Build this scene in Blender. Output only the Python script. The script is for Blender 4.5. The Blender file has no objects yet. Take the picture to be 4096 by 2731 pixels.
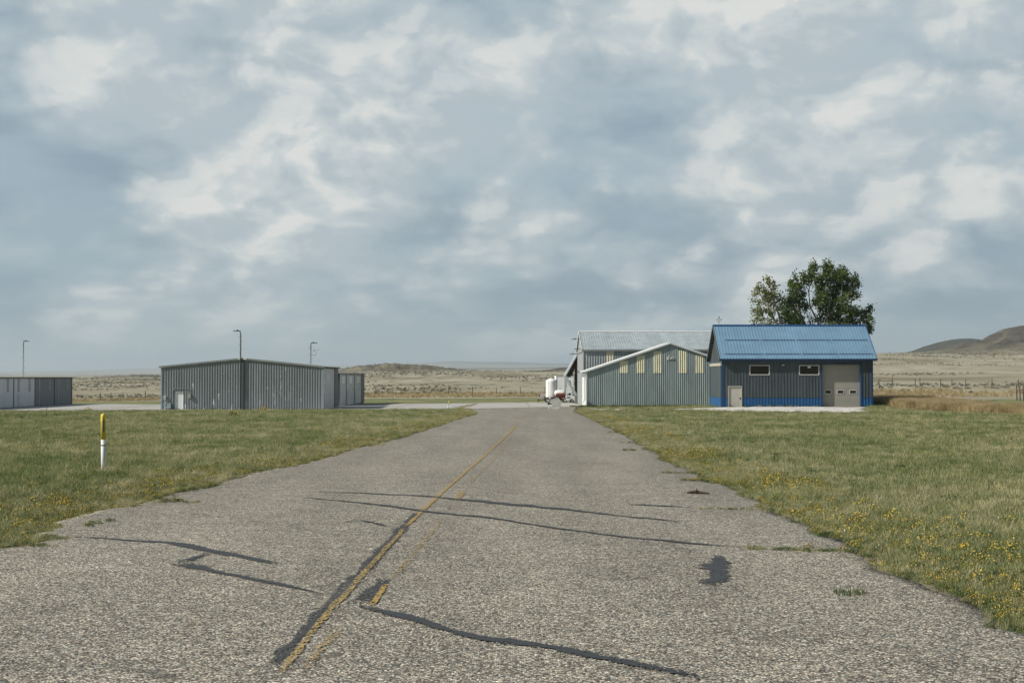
import bpy, math, random
import numpy as np
from mathutils import Vector, Matrix

SC = bpy.context.scene
COL = SC.collection
random.seed(7)
RNG = np.random.default_rng(7)

# ------------------------------------------------------------------ camera
F_PX = 5689.0            # focal length in pixels of the 4096 px wide photograph (50 mm on 36 mm)
HORIZON = 1507.0
CAM_Z = 1.5
PITCH = math.atan((HORIZON - 1365.5) / F_PX)
cam_data = bpy.data.cameras.new('camera')
cam_data.lens = 50.0
cam_data.sensor_width = 36.0
cam_data.clip_start = 0.1
cam_data.clip_end = 40000.0
cam = bpy.data.objects.new('camera', cam_data)
COL.objects.link(cam)
cam.location = (0, 0, CAM_Z)
cam.rotation_euler = (math.pi / 2 + PITCH, 0, 0)
SC.camera = cam

# ------------------------------------------------------------------ light and exposure
L_DIR = Vector((1.0, 0.31, -0.80)).normalized()      # the way the sunlight travels
SUN_EL = math.asin(-L_DIR.z)
sun_data = bpy.data.lights.new('sun', 'SUN')
sun_data.energy = 5.0
sun_data.angle = math.radians(0.6)
sun_data.color = (1.0, 0.95, 0.86)
sun = bpy.data.objects.new('sun', sun_data)
COL.objects.link(sun)
sun.rotation_euler = (-L_DIR).to_track_quat('Z', 'Y').to_euler()
sun.location = (-60, -20, 60)

SC.view_settings.view_transform = 'Standard'
SC.view_settings.look = 'None'
SC.view_settings.exposure = 0.0
SC.view_settings.gamma = 1.0
SC.view_settings.use_curve_mapping = False
SC.cycles.use_denoising = True
SC.cycles.max_bounces = 6
SC.cycles.volume_bounces = 0
SC.cycles.transparent_max_bounces = 12
SC.cycles.sample_clamp_indirect = 6.0


# ------------------------------------------------------------------ node helpers
class NT:
    """small helper round a node tree"""
    def __init__(self, tree):
        self.t = tree
    def n(self, kind, **kw):
        nd = self.t.nodes.new(kind)
        for k, v in kw.items():
            if k == 'inp':
                for kk, vv in v.items():
                    s = nd.inputs[kk]
                    if isinstance(vv, bpy.types.NodeSocket):
                        self.t.links.new(vv, s)
                    else:
                        s.default_value = vv
            else:
                setattr(nd, k, v)
        return nd
    def link(self, a, b):
        self.t.links.new(a, b)
    def math(self, op, a, b=None, c=None, clamp=False):
        nd = self.t.nodes.new('ShaderNodeMath')
        nd.operation = op
        nd.use_clamp = clamp
        for i, v in enumerate((a, b, c)):
            if v is None:
                continue
            if isinstance(v, bpy.types.NodeSocket):
                self.t.links.new(v, nd.inputs[i])
            else:
                nd.inputs[i].default_value = v
        return nd.outputs[0]
    def noise(self, vec, scale, detail=4.0, rough=0.55, dist=0.0, dim='3D'):
        nd = self.n('ShaderNodeTexNoise', noise_dimensions=dim)
        if vec is not None:
            self.link(vec, nd.inputs['Vector'])
        nd.inputs['Scale'].default_value = scale
        nd.inputs['Detail'].default_value = detail
        nd.inputs['Roughness'].default_value = rough
        nd.inputs['Distortion'].default_value = dist
        return nd.outputs['Fac']
    def ramp(self, fac, stops, interp='LINEAR'):
        nd = self.n('ShaderNodeValToRGB')
        cr = nd.color_ramp
        cr.interpolation = interp
        while len(cr.elements) > 1:
            cr.elements.remove(cr.elements[-1])
        for i, (p, c) in enumerate(stops):
            if not isinstance(c, (tuple, list)):
                c = (c, c, c)
            e = cr.elements[0] if i == 0 else cr.elements.new(p)
            e.position = p
            e.color = (c[0], c[1], c[2], 1.0)
        self.link(fac, nd.inputs['Fac'])
        return nd.outputs['Color']
    def mix(self, fac, a, b, blend='MIX', clamp=False):
        nd = self.n('ShaderNodeMix', data_type='RGBA', blend_type=blend)
        nd.clamp_factor = True
        nd.clamp_result = clamp
        for sock, v in ((nd.inputs[0], fac), (nd.inputs[6], a), (nd.inputs[7], b)):
            if isinstance(v, bpy.types.NodeSocket):
                self.link(v, sock)
            elif isinstance(v, (tuple, list)):
                sock.default_value = (v[0], v[1], v[2], 1.0)
            else:
                sock.default_value = v if sock.type == 'VALUE' else (v, v, v, 1.0)
        return nd.outputs[2]
    def maprange(self, v, a, b, c=0.0, d=1.0, smooth=True):
        nd = self.n('ShaderNodeMapRange', interpolation_type='SMOOTHSTEP' if smooth else 'LINEAR')
        self.link(v, nd.inputs[0])
        for i, x in enumerate((a, b, c, d)):
            nd.inputs[1 + i].default_value = x
        return nd.outputs[0]
    def scaled(self, vec, s):
        nd = self.n('ShaderNodeVectorMath', operation='MULTIPLY')
        self.link(vec, nd.inputs[0])
        nd.inputs[1].default_value = s
        return nd.outputs[0]
    def bump(self, height, strength, distance):
        nd = self.n('ShaderNodeBump')
        nd.inputs['Strength'].default_value = strength
        nd.inputs['Distance'].default_value = distance
        self.link(height, nd.inputs['Height'])
        return nd.outputs['Normal']


# ------------------------------------------------------------------ sky
world = bpy.data.worlds.new('World')
SC.world = world
world.use_nodes = True
world.cycles.sampling_method = 'MANUAL'
world.cycles.sample_map_resolution = 512
W = NT(world.node_tree)
world.node_tree.nodes.clear()
w_out = W.n('ShaderNodeOutputWorld')
sky = W.n('ShaderNodeTexSky', sky_type='NISHITA')
sky.sun_disc = False
sky.sun_elevation = SUN_EL
# sun_rotation is measured from +Y, clockwise seen from above
sky.sun_rotation = math.atan2(-L_DIR.x, -L_DIR.y)
sky.air_density = 1.2
sky.dust_density = 1.0
tc = W.n('ShaderNodeTexCoord')
dirv = tc.outputs['Generated']
sep = W.n('ShaderNodeSeparateXYZ')
W.link(dirv, sep.inputs[0])
el = sep.outputs['Z']
# cloud layers: flattened lumps, larger overhead, thin streaks by the horizon
comb = W.n('ShaderNodeCombineXYZ')
elc = W.math('POWER', W.math('MAXIMUM', el, 0.0), 0.80)
W.link(sep.outputs['X'], comb.inputs['X'])
W.link(sep.outputs['Y'], comb.inputs['Y'])
W.link(W.math('MULTIPLY', elc, 1.55), comb.inputs['Z'])
cv = comb.outputs[0]
offs = W.n('ShaderNodeVectorMath', operation='ADD')
W.link(cv, offs.inputs[0])
offs.inputs[1].default_value = (3.35, 1.7, 0.62)
cv = offs.outputs[0]
def shifted(v, d):
    nd = W.n('ShaderNodeVectorMath', operation='ADD')
    W.link(v, nd.inputs[0]); nd.inputs[1].default_value = d
    return nd.outputs[0]
def billow(v, scale, detail, rough):
    nd = W.n('ShaderNodeTexVoronoi', feature='F1')
    W.link(v, nd.inputs['Vector'])
    nd.inputs['Scale'].default_value = scale; nd.inputs['Detail'].default_value = detail
    nd.inputs['Roughness'].default_value = rough;
    nd.inputs['Lacunarity'].default_value = 2.2
    return W.math('SUBTRACT', 1.0, nd.outputs['Distance'])
# the lookup is bent by a noise so that no cell shows
warp = W.n('ShaderNodeTexNoise'); W.link(cv, warp.inputs['Vector']); warp.inputs['Scale'].default_value = 9.0; warp.inputs['Detail'].default_value = 6.0
wv = W.n('ShaderNodeVectorMath', operation='MULTIPLY_ADD')
W.link(warp.outputs['Color'], wv.inputs[0]); wv.inputs[1].default_value = (0.10, 0.10, 0.09); W.link(cv, wv.inputs[2])
pv = wv.outputs[0]
SUNWARD = (-0.022, 0.0, 0.020)
big = W.noise(cv, 4.2, 3.0, 0.5, 0.2)
puf = billow(pv, 11.0, 2.0, 0.5)
puf2 = billow(shifted(pv, SUNWARD), 11.0, 2.0, 0.5)
lump = W.noise(cv, 9.0, 10.0, 0.60, 0.2)
lump2 = W.noise(shifted(cv, SUNWARD), 9.0, 10.0, 0.60, 0.2)
dark = W.noise(W.scaled(cv, (1.0, 1.0, 1.7)), 5.5, 6.0, 0.52, 0.2)
# where the larger cloud banks stand in this sky
def bank(px, py, width, amount):
    d = Vector(((px - 2048.0) / F_PX, 1.0, (HORIZON - py) / F_PX)).normalized()
    nd = W.n('ShaderNodeVectorMath', operation='DOT_PRODUCT')
    nrm = W.n('ShaderNodeVectorMath', operation='NORMALIZE'); W.link(dirv, nrm.inputs[0])
    W.link(nrm.outputs[0], nd.inputs[0]); nd.inputs[1].default_value = d
    k = 2.0 * (F_PX / width) ** 2
    return W.math('MULTIPLY', W.math('POWER', 2.718, W.math('MULTIPLY', W.math('SUBTRACT', nd.outputs['Value'], 1.0), k)), amount)
banks = 0.0
for q in ((1250, 560, 620, 0.085), (760, 820, 420, 0.06), (3350, 260, 560, 0.10), (2050, 640, 330, 0.07), (3300, 620, 420, 0.05), (450, 200, 260, 0.06), (3150, 1060, 330, 0.06), (3800, 700, 260, 0.06), (2600, 330, 300, 0.03),
          (150, 800, 420, -0.09), (1900, 260, 420, -0.05), (3700, 1060, 520, -0.10), (2750, 900, 420, -0.05), (900, 1180, 500, -0.05), (4050, 330, 300, -0.05), (2150, 1030, 300, -0.03)):
    banks = W.math('ADD', bank(*q), banks)
fin = W.noise(pv, 30.0, 6.0, 0.62, 0.1)
fin2 = W.noise(shifted(pv, (-0.009, 0.0, 0.009)), 30.0, 6.0, 0.62, 0.1)
mass = W.math('ADD', W.math('MULTIPLY', big, 0.34), W.math('ADD', W.math('MULTIPLY', lump, 0.44), W.math('MULTIPLY', puf, 0.20)))
high = W.maprange(el, 0.02, 0.24, -0.012, 0.012, smooth=False)
mass = W.math('ADD', W.math('ADD', mass, high), banks)
MB0 = 0.440
relief = W.math('ADD', W.math('MULTIPLY', W.math('SUBTRACT', puf, puf2), 1.7), W.math('MULTIPLY', W.math('SUBTRACT', lump, lump2), 2.2))
relief = W.math('ADD', relief, W.math('MULTIPLY', W.math('SUBTRACT', fin, fin2), 1.5))
veil = W.maprange(mass, MB0 - 0.18, MB0 + 0.06)
# lit, puffy sides of the heaps: a firm edge towards the sun, a soft one away from it
lit = W.maprange(relief, -0.30, 0.62, smooth=False)
body = W.maprange(mass, MB0 - 0.08, MB0 + 0.27)
bright = W.math('MULTIPLY', body, W.math('ADD', W.math('MULTIPLY', lit, 0.85), 0.12))
puff = W.math('MULTIPLY', W.maprange(relief, 0.12, 0.60), W.maprange(mass, MB0 - 0.10, MB0 + 0.02))
bright = W.math('ADD', bright, W.math('MULTIPLY', puff, 0.38), clamp=True)
base_c = W.ramp(el, [(0.0, (0.385, 0.475, 0.505)), (0.06, (0.345, 0.448, 0.505)), (0.14, (0.350, 0.455, 0.530)), (0.30, (0.41, 0.50, 0.565)), (1.0, (0.41, 0.50, 0.565))])
dk = W.math('MULTIPLY', W.maprange(dark, 0.42, 0.60), W.maprange(mass, MB0 + 0.06, MB0 - 0.07))
base_c = W.mix(W.math('MULTIPLY', dk, 0.85), base_c, (0.270, 0.360, 0.435))
c1 = W.mix(veil, base_c, (0.545, 0.610, 0.635))
shade = W.math('MULTIPLY', W.maprange(relief, 0.16, -0.52), W.maprange(mass, MB0 - 0.10, MB0 + 0.04))
c1 = W.mix(W.math('MULTIPLY', shade, 0.42), c1, (0.345, 0.435, 0.505))
c2 = W.mix(W.math('MULTIPLY', bright, 0.82), c1, (0.80, 0.80, 0.765))
horizon_fade = W.maprange(el, 0.0, 0.070, 0.80, 0.0)
c3 = W.mix(horizon_fade, c2, (0.385, 0.478, 0.505))
sky_l = W.n('ShaderNodeVectorMath', operation='SCALE')
W.link(sky.outputs[0], sky_l.inputs[0])
sky_l.inputs['Scale'].default_value = 0.055
cover = W.math('MULTIPLY', W.maprange(sep.outputs['Y'], -0.25, 0.55), W.maprange(el, 0.75, 0.30))
cover = W.math('ADD', W.math('MULTIPLY', cover, 0.90), 0.05)
c4 = W.mix(cover, sky_l.outputs[0], c3)
bg = W.n('ShaderNodeBackground')
W.link(c4, bg.inputs['Color'])
bg.inputs['Strength'].default_value = 1.0
W.link(bg.outputs[0], w_out.inputs['Surface'])


# ------------------------------------------------------------------ noise for shapes
def _hash(ix, iy, seed):
    h = (ix.astype(np.int64) * 374761393 + iy.astype(np.int64) * 668265263 + seed * 974711) & 0x7fffffff
    h = ((h ^ (h >> 13)) * 1274126177) & 0x7fffffff
    return ((h ^ (h >> 16)) & 0xffff) / 65535.0

def vnoise(x, y, seed=0):
    x = np.asarray(x, float); y = np.asarray(y, float)
    ix = np.floor(x); iy = np.floor(y)
    fx = x - ix; fy = y - iy
    fx = fx * fx * (3 - 2 * fx); fy = fy * fy * (3 - 2 * fy)
    a = _hash(ix, iy, seed); b = _hash(ix + 1, iy, seed)
    c = _hash(ix, iy + 1, seed); d = _hash(ix + 1, iy + 1, seed)
    return (a * (1 - fx) + b * fx) * (1 - fy) + (c * (1 - fx) + d * fx) * fy - 0.5

def fbm(x, y, oct=4, seed=0, gain=0.5):
    s = 0.0; a = 1.0; f = 1.0
    for o in range(oct):
        s = s + a * vnoise(np.asarray(x) * f, np.asarray(y) * f, seed + o)
        a *= gain; f *= 2.03
    return s

def sstep(x, a, b):
    t = np.clip((np.asarray(x, float) - a) / (b - a), 0, 1)
    return t * t * (3 - 2 * t)


# ------------------------------------------------------------------ the lie of the land
S0 = -0.0133
CP = []
for yy in (-60, -20, 5, 30, 60, 90, 120, 140):
    for xx in (-14, 0, 9):
        CP.append((xx + 0.029 * yy, yy, S0 * yy))
for yy in (10, 60, 110):
    CP += [(-40, yy, S0 * yy - 0.05), (40, yy, S0 * yy + 0.05), (-90, yy, S0 * yy - 0.3), (90, yy, S0 * yy + 0.3)]
CP += [(20, 139, -1.50), (36, 139, -1.48), (28, 147, -1.5), (25, 122, -1.62), (36, 122, -1.58),
       (8, 156, -1.78), (17, 156, -1.75), (27, 156, -1.7), (8, 170, -1.85), (8, 183, -2.0), (30, 183, -1.9),
       (-42, 166, -2.36), (-22, 166, -2.36), (-32, 184, -2.4), (-22, 216, -2.5), (-42, 216, -2.6),
       (-64, 180, -2.48), (-64, 208, -2.5), (-75, 160, -2.4), (-8, 160, -2.15), (-5, 197, -2.2), (8, 198, -2.08),
       (-29, 300, -2.5), (10, 300, -2.4), (-100, 300, -3.9), (-200, 300, -5.0), (75, 284, -0.6), (105, 286, -0.6),
       (160, 300, 0.4), (62, 174, -1.4), (70, 200, -1.35), (45, 165, -1.5), (110, 190, -1.0),
       (-113, 430, -5.6), (-160, 480, -6.3), (0, 480, -2.6), (120, 430, 1.0)]
CP = np.array(CP, float)
SCL = 60.0

def _tps(r2):
    return np.where(r2 > 1e-12, 0.5 * r2 * np.log(np.maximum(r2, 1e-12)), 0.0)

def _fit():
    P = CP[:, :2] / SCL
    n = len(P)
    d2 = ((P[:, None, :] - P[None, :, :]) ** 2).sum(-1)
    K = _tps(d2) + np.eye(n) * 0.004
    Q = np.hstack([np.ones((n, 1)), P])
    A = np.zeros((n + 3, n + 3)); A[:n, :n] = K; A[:n, n:] = Q; A[n:, :n] = Q.T
    b = np.zeros(n + 3); b[:n] = CP[:, 2]
    return np.linalg.solve(A, b), P
_W, _P = _fit()

def near_z(x, y):
    x = np.asarray(x, float) / SCL; y = np.asarray(y, float) / SCL
    z = _W[-3] + _W[-2] * x + _W[-1] * y
    for i in range(len(_P)):
        z = z + _W[i] * _tps((x - _P[i, 0]) ** 2 + (y - _P[i, 1]) ** 2)
    return z

# range land beyond the fence: heights read as photo rows for each bearing, turned into metres
COLS = np.array([-6000, -1500, 0, 300, 640, 1000, 1420, 1600, 1800, 2050, 2300, 2700, 3100, 3500, 3650, 3800, 3917, 4036, 4096, 5500, 9000], float)
ROWS = [
    (430, [1590, 1590, 1586, 1584, 1578, 1570, 1556, 1553, 1552, 1550, 1548, 1542, 1536, 1530, 1529, 1528, 1527, 1526, 1526, 1520, 1515]),
    (600, [1548, 1548, 1548, 1546, 1542, 1535, 1524, 1521, 1519, 1518, 1517, 1508, 1500, 1492, 1490, 1489, 1488, 1487, 1486, 1480, 1475]),
    (900, [1522, 1520, 1520, 1517, 1514, 1506, 1484, 1480, 1481, 1490, 1492, 1478, 1460, 1444, 1443, 1443, 1443, 1442, 1441, 1430, 1430]),
    (1250, [1526, 1524, 1524, 1521, 1518, 1510, 1490, 1487, 1484, 1487, 1484, 1462, 1435, 1414, 1413, 1415, 1412, 1408, 1406, 1395, 1400]),
    (1700, [1526, 1524, 1524, 1522, 1520, 1514, 1500, 1496, 1490, 1489, 1480, 1466, 1440, 1420, 1418, 1420, 1420, 1420, 1420, 1410, 1410]),
    (3000, [1512, 1512, 1512, 1512, 1513, 1506, 1490, 1486, 1484, 1484, 1478, 1474, 1460, 1450, 1440, 1440, 1440, 1440, 1440, 1430, 1430]),
    (8500, [1498, 1500, 1499, 1498, 1494, 1490, 1482, 1478, 1476, 1476, 1470, 1470, 1470, 1470, 1460, 1460, 1460, 1460, 1460, 1460, 1460]),
    (11500, [1502, 1502, 1501, 1500, 1498, 1494, 1484, 1478, 1472, 1474, 1472, 1475, 1475, 1475, 1475, 1475, 1475, 1475, 1475, 1470, 1470]),
    (17000, [1484, 1488, 1490, 1485, 1475, 1472, 1463, 1456, 1445, 1451, 1456, 1460, 1465, 1465, 1470, 1470, 1470, 1470, 1470, 1470, 1470]),
    (20500, [1492, 1496, 1498, 1496, 1494, 1490, 1484, 1482, 1480, 1480, 1480, 1480, 1480, 1480, 1480, 1480, 1480, 1480, 1480, 1480, 1480]),
]

def hill(x, y, cx, cy, rx, ry, h, p=1.0):
    d = ((x - cx) / rx) ** 2 + ((y - cy) / ry) ** 2
    return h * np.exp(-d ** p)

def at_px(px, Y):
    return (px - 2048.0) * Y / F_PX

def zg(x, y, noise=True):
    x = np.asarray(x, float); y = np.asarray(y, float)
    x, y = np.broadcast_arrays(x, y)
    out = np.empty(x.shape)
    nearm = y < 300
    if nearm.any():
        out[nearm] = near_z(x[nearm], y[nearm])
    fm = ~nearm
    if fm.any():
        X = x[fm]; Y = y[fm]
        u = X / Y * F_PX + 2048.0
        ys = [300.0] + [r[0] for r in ROWS]
        z300 = near_z(X / Y * 300.0, np.full_like(X, 300.0))
        zs = [z300]
        for (D, t) in ROWS:
            zs.append(CAM_Z + (HORIZON - np.interp(u, COLS, t)) * D / F_PX)
        z = np.zeros_like(X)
        for i in range(len(ys) - 1):
            m = (Y >= ys[i]) & ((Y < ys[i + 1]) | (i == len(ys) - 2))
            k = np.clip((Y[m] - ys[i]) / (ys[i + 1] - ys[i]), 0, 1)
            z[m] = zs[i][m] * (1 - k) + zs[i + 1][m] * k
        # buttes and hills
        z = z + hill(X, Y, at_px(1440, 960), 960, 22, 60, 2.3) + hill(X, Y, at_px(1510, 980), 980, 26, 70, 0.9)
        z = z + hill(X, Y, at_px(1640, 985), 985, 24, 60, 2.4, 2.0) + hill(X, Y, at_px(1730, 1000), 1000, 26, 60, 0.6)
        z = z + hill(X, Y, at_px(560, 920), 920, 24, 50, 1.6)
        z = z + hill(X, Y, at_px(2262, 1500), 1500, 18, 60, 3.0)
        z = z + hill(X, Y, at_px(3868, 2300), 2300, 38, 260, 24, 1.0) + hill(X, Y, at_px(3720, 2300), 2300, 48, 200, 10) + hill(X, Y, at_px(3800, 2300), 2300, 36, 200, 8)
        z = z + hill(X, Y, at_px(4190, 1420), 1420, 44, 170, 21.5, 3.0) + hill(X, Y, at_px(3970, 1400), 1400, 30, 130, 9.5, 1.4) + hill(X, Y, at_px(3890, 1380), 1380, 34, 130, 2.5)
        z = z + hill(X, Y, at_px(4750, 1400), 1400, 120, 200, 26)
        if noise:
            a = sstep(Y, 300, 700)
            z = z + a * (1.5 * fbm(X / 70, Y / 110, 5, 3) * sstep(Y, 300, 900) + 0.55 * fbm(X / 14, Y / 30, 3, 9))
            b = np.maximum(sstep(hill(X, Y, at_px(1560, 975), 975, 80, 100, 1), 0.1, 0.8), sstep(hill(X, Y, at_px(4150, 1420), 1420, 130, 220, 1), 0.1, 0.7))
            z = z - b * 5.5 * np.abs(fbm(X / 17, Y / 42, 5, 21, 0.6)) + b * 1.1
            z = z + sstep(Y, 6000, 14000) * 40 * fbm(X / 1300, Y / 2200, 4, 33)
        out[fm] = z
    return out

def zg1(x, y):
    return float(zg(np.array([x]), np.array([y]), True)[0])

CP_, SP_ = math.cos(PITCH), math.sin(PITCH)

def unproj(px, py, ymax=3000.0):
    """where the line of sight through a photo pixel meets the land"""
    cx = (px - 2048.0) / F_PX; cy = (1365.5 - py) / F_PX
    d = np.array([cx, CP_ - cy * SP_, SP_ + cy * CP_])
    d = d / d[1]
    t = np.concatenate([np.arange(3, 60, 0.25), np.arange(60, 400, 1.0), np.arange(400, ymax, 4.0)])
    z = CAM_Z + d[2] * t
    g = zg(d[0] * t, t)
    below = np.nonzero(z < g)[0]
    if len(below) == 0:
        i = len(t) - 1
        return (d[0] * t[i], t[i], g[i])
    i = below[0]
    if i > 0:
        a = z[i - 1] - g[i - 1]; b = g[i] - z[i]
        k = a / (a + b + 1e-9)
        tt = t[i - 1] + (t[i] - t[i - 1]) * k
    else:
        tt = t[0]
    return (d[0] * tt, tt, zg1(d[0] * tt, tt))

def unproj_near(px, py):
    """the same on the sloping plane of the road"""
    cx = (px - 2048.0) / F_PX; cy = (1365.5 - py) / F_PX
    dy = CP_ - cy * SP_; dz = SP_ + cy * CP_
    t = CAM_Z / (S0 * dy - dz)
    return (cx * t, dy * t)


# ------------------------------------------------------------------ objects
def tag(o, label=None, cat=None, group=None, kind=None):
    if label: o['label'] = label
    if cat: o['category'] = cat
    if group: o['group'] = group
    if kind: o['kind'] = kind
    return o

def empty(name, loc, label=None, cat=None, group=None):
    o = bpy.data.objects.new(name, None)
    o.empty_display_size = 0.3
    o.location = loc
    COL.objects.link(o)
    return tag(o, label, cat, group)

def root_loc(o):
    v = Vector((0, 0, 0))
    while o is not None:
        v += Vector(o.location)
        o = o.parent
    return v

class MB:
    """collects faces given in world metres and links them as one mesh object"""
    def __init__(self):
        self.v = []; self.f = []
    def quad(self, a, b, c, d):
        i = len(self.v); self.v += [a, b, c, d]; self.f.append((i, i + 1, i + 2, i + 3)); return self
    def poly(self, pts):
        i = len(self.v); self.v += list(pts); self.f.append(tuple(range(i, i + len(pts)))); return self
    def box(self, x0, x1, y0, y1, z0, z1):
        i = len(self.v)
        self.v += [(x0, y0, z0), (x1, y0, z0), (x1, y1, z0), (x0, y1, z0), (x0, y0, z1), (x1, y0, z1), (x1, y1, z1), (x0, y1, z1)]
        for q in ((0, 3, 2, 1), (4, 5, 6, 7), (0, 1, 5, 4), (1, 2, 6, 5), (2, 3, 7, 6), (3, 0, 4, 7)):
            self.f.append(tuple(i + k for k in q))
        return self
    def prism(self, pts, d):
        """a flat polygon pushed along d"""
        i = len(self.v); n = len(pts)
        self.v += [tuple(p) for p in pts] + [(p[0] + d[0], p[1] + d[1], p[2] + d[2]) for p in pts]
        self.f.append(tuple(range(i, i + n))); self.f.append(tuple(range(i + 2 * n - 1, i + n - 1, -1)))
        for k in range(n):
            j = (k + 1) % n
            self.f.append((i + k, i + n + k, i + n + j, i + j))
        return self
    def tube(self, pts, radii, sides=8, cap=True):
        pts = [Vector(p) for p in pts]
        if not isinstance(radii, (list, tuple)):
            radii = [radii] * len(pts)
        i0 = len(self.v)
        for k, p in enumerate(pts):
            t = (pts[min(k + 1, len(pts) - 1)] - pts[max(k - 1, 0)]).normalized()
            u = t.cross(Vector((0, 0, 1)))
            if u.length < 1e-3: u = t.cross(Vector((1, 0, 0)))
            u.normalize(); w = t.cross(u)
            for s in range(sides):
                a = 2 * math.pi * s / sides
                q = p + (u * math.cos(a) + w * math.sin(a)) * radii[k]
                self.v.append(tuple(q))
        for k in range(len(pts) - 1):
            for s in range(sides):
                a = i0 + k * sides + s; b = i0 + k * sides + (s + 1) % sides
                self.f.append((a, b, b + sides, a + sides))
        if cap:
            self.f.append(tuple(i0 + s for s in reversed(range(sides))))
            e = i0 + (len(pts) - 1) * sides
            self.f.append(tuple(e + s for s in range(sides)))
        return self
    def lathe(self, cx, cy, prof, sides=24):
        i0 = len(self.v); n = len(prof)
        for (r, z) in prof:
            for s in range(sides):
                a = 2 * math.pi * s / sides
                self.v.append((cx + r * math.cos(a), cy + r * math.sin(a), z))
        for k in range(n - 1):
            for s in range(sides):
                a = i0 + k * sides + s; b = i0 + k * sides + (s + 1) % sides
                self.f.append((a, b, b + sides, a + sides))
        self.f.append(tuple(i0 + s for s in reversed(range(sides))))
        self.f.append(tuple(i0 + (n - 1) * sides + s for s in range(sides)))
        return self
    def build(self, name, mat, parent=None, smooth=False, bevel=0.0):
        off = root_loc(parent) if parent else Vector((0, 0, 0))
        me = bpy.data.meshes.new(name)
        me.from_pydata([(p[0] - off.x, p[1] - off.y, p[2] - off.z) for p in self.v], [], self.f)
        me.update()
        me.materials.append(mat)
        if smooth:
            me.polygons.foreach_set('use_smooth', [True] * len(me.polygons))
        o = bpy.data.objects.new(name, me)
        COL.objects.link(o)
        if parent: o.parent = parent
        if bevel > 0:
            m = o.modifiers.new('bevel', 'BEVEL'); m.width = bevel; m.segments = 2; m.limit_method = 'ANGLE'
        return o

def np_mesh(name, verts, faces, mat, smooth=False):
    me = bpy.data.meshes.new(name)
    nv = len(verts); nf = len(faces); k = faces.shape[1]
    me.vertices.add(nv); me.vertices.foreach_set('co', np.asarray(verts, np.float32).ravel())
    me.loops.add(nf * k); me.loops.foreach_set('vertex_index', faces.astype(np.int32).ravel())
    me.polygons.add(nf); me.polygons.foreach_set('loop_start', np.arange(nf, dtype=np.int32) * k)
    me.polygons.foreach_set('use_smooth', [smooth] * nf)
    me.update(calc_edges=True)
    me.materials.append(mat)
    return me

def attr(me, name, vals):
    a = me.attributes.new(name, 'FLOAT', 'POINT')
    a.data.foreach_set('value', np.asarray(vals, np.float32).ravel())


# ------------------------------------------------------------------ materials
def new_mat(name):
    m = bpy.data.materials.new(name)
    m.use_nodes = True
    t = NT(m.node_tree)
    bs = m.node_tree.nodes['Principled BSDF']
    bs.inputs['Specular IOR Level'].default_value = 0.3
    return m, t, bs

def wpos(t):
    return t.n('ShaderNodeNewGeometry').outputs['Position']

def mat(name, col, rough=0.6, metal=0.0, var=0.18, scale=1.5, streak=False, dirt=None, spec=0.3, bump=0.0, bscale=40.0, per=0.0):
    """painted or plain surface with blotches, optional vertical streaks and dirt"""
    m, t, bs = new_mat(name)
    p = wpos(t)
    if streak:
        p2 = t.scaled(p, (3.0, 3.0, 0.35))
        nz = t.noise(p2, scale, 6.0, 0.6)
    else:
        nz = t.noise(p, scale, 5.0, 0.6)
    lo = tuple(c * (1 - var) for c in col); hi = tuple(min(1, c * (1 + var)) for c in col)
    c = t.ramp(nz, [(0.3, lo), (0.7, hi)])
    if dirt is not None:
        dn = t.noise(t.scaled(p, (1.6, 1.6, 0.5)), 1.1, 6.0, 0.65)
        c = t.mix(t.maprange(dn, 0.60, 0.70), c, dirt)
    if per > 0:
        oi = t.n('ShaderNodeObjectInfo')
        k = t.maprange(oi.outputs['Random'], 0.0, 1.0, 1 - per, 1 + per, smooth=False)
        c = t.mix(1.0, c, k, 'MULTIPLY')
    t.link(c, bs.inputs['Base Color'])
    r = t.maprange(nz, 0.2, 0.8, max(0.02, rough - 0.08), min(1, rough + 0.08), smooth=False)
    t.link(r, bs.inputs['Roughness'])
    bs.inputs['Metallic'].default_value = metal
    bs.inputs['Specular IOR Level'].default_value = spec
    if bump > 0:
        t.link(t.bump(t.noise(p, bscale, 4.0, 0.6), bump, 0.02), bs.inputs['Normal'])
    return m

def lawn_color(t, p):
    """mown grass: green and straw patches, the same for the ground and for the blades"""
    a = t.noise(p, 0.16, 5.0, 0.6, 0.6)
    b = t.noise(t.scaled(p, (1.0, 0.45, 1.0)), 0.55, 5.0, 0.62, 0.3)
    s = t.math('ADD', t.math('MULTIPLY', a, 0.62), t.math('MULTIPLY', b, 0.50))
    s = t.math('SUBTRACT', s, 0.092)
    return s

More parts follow.
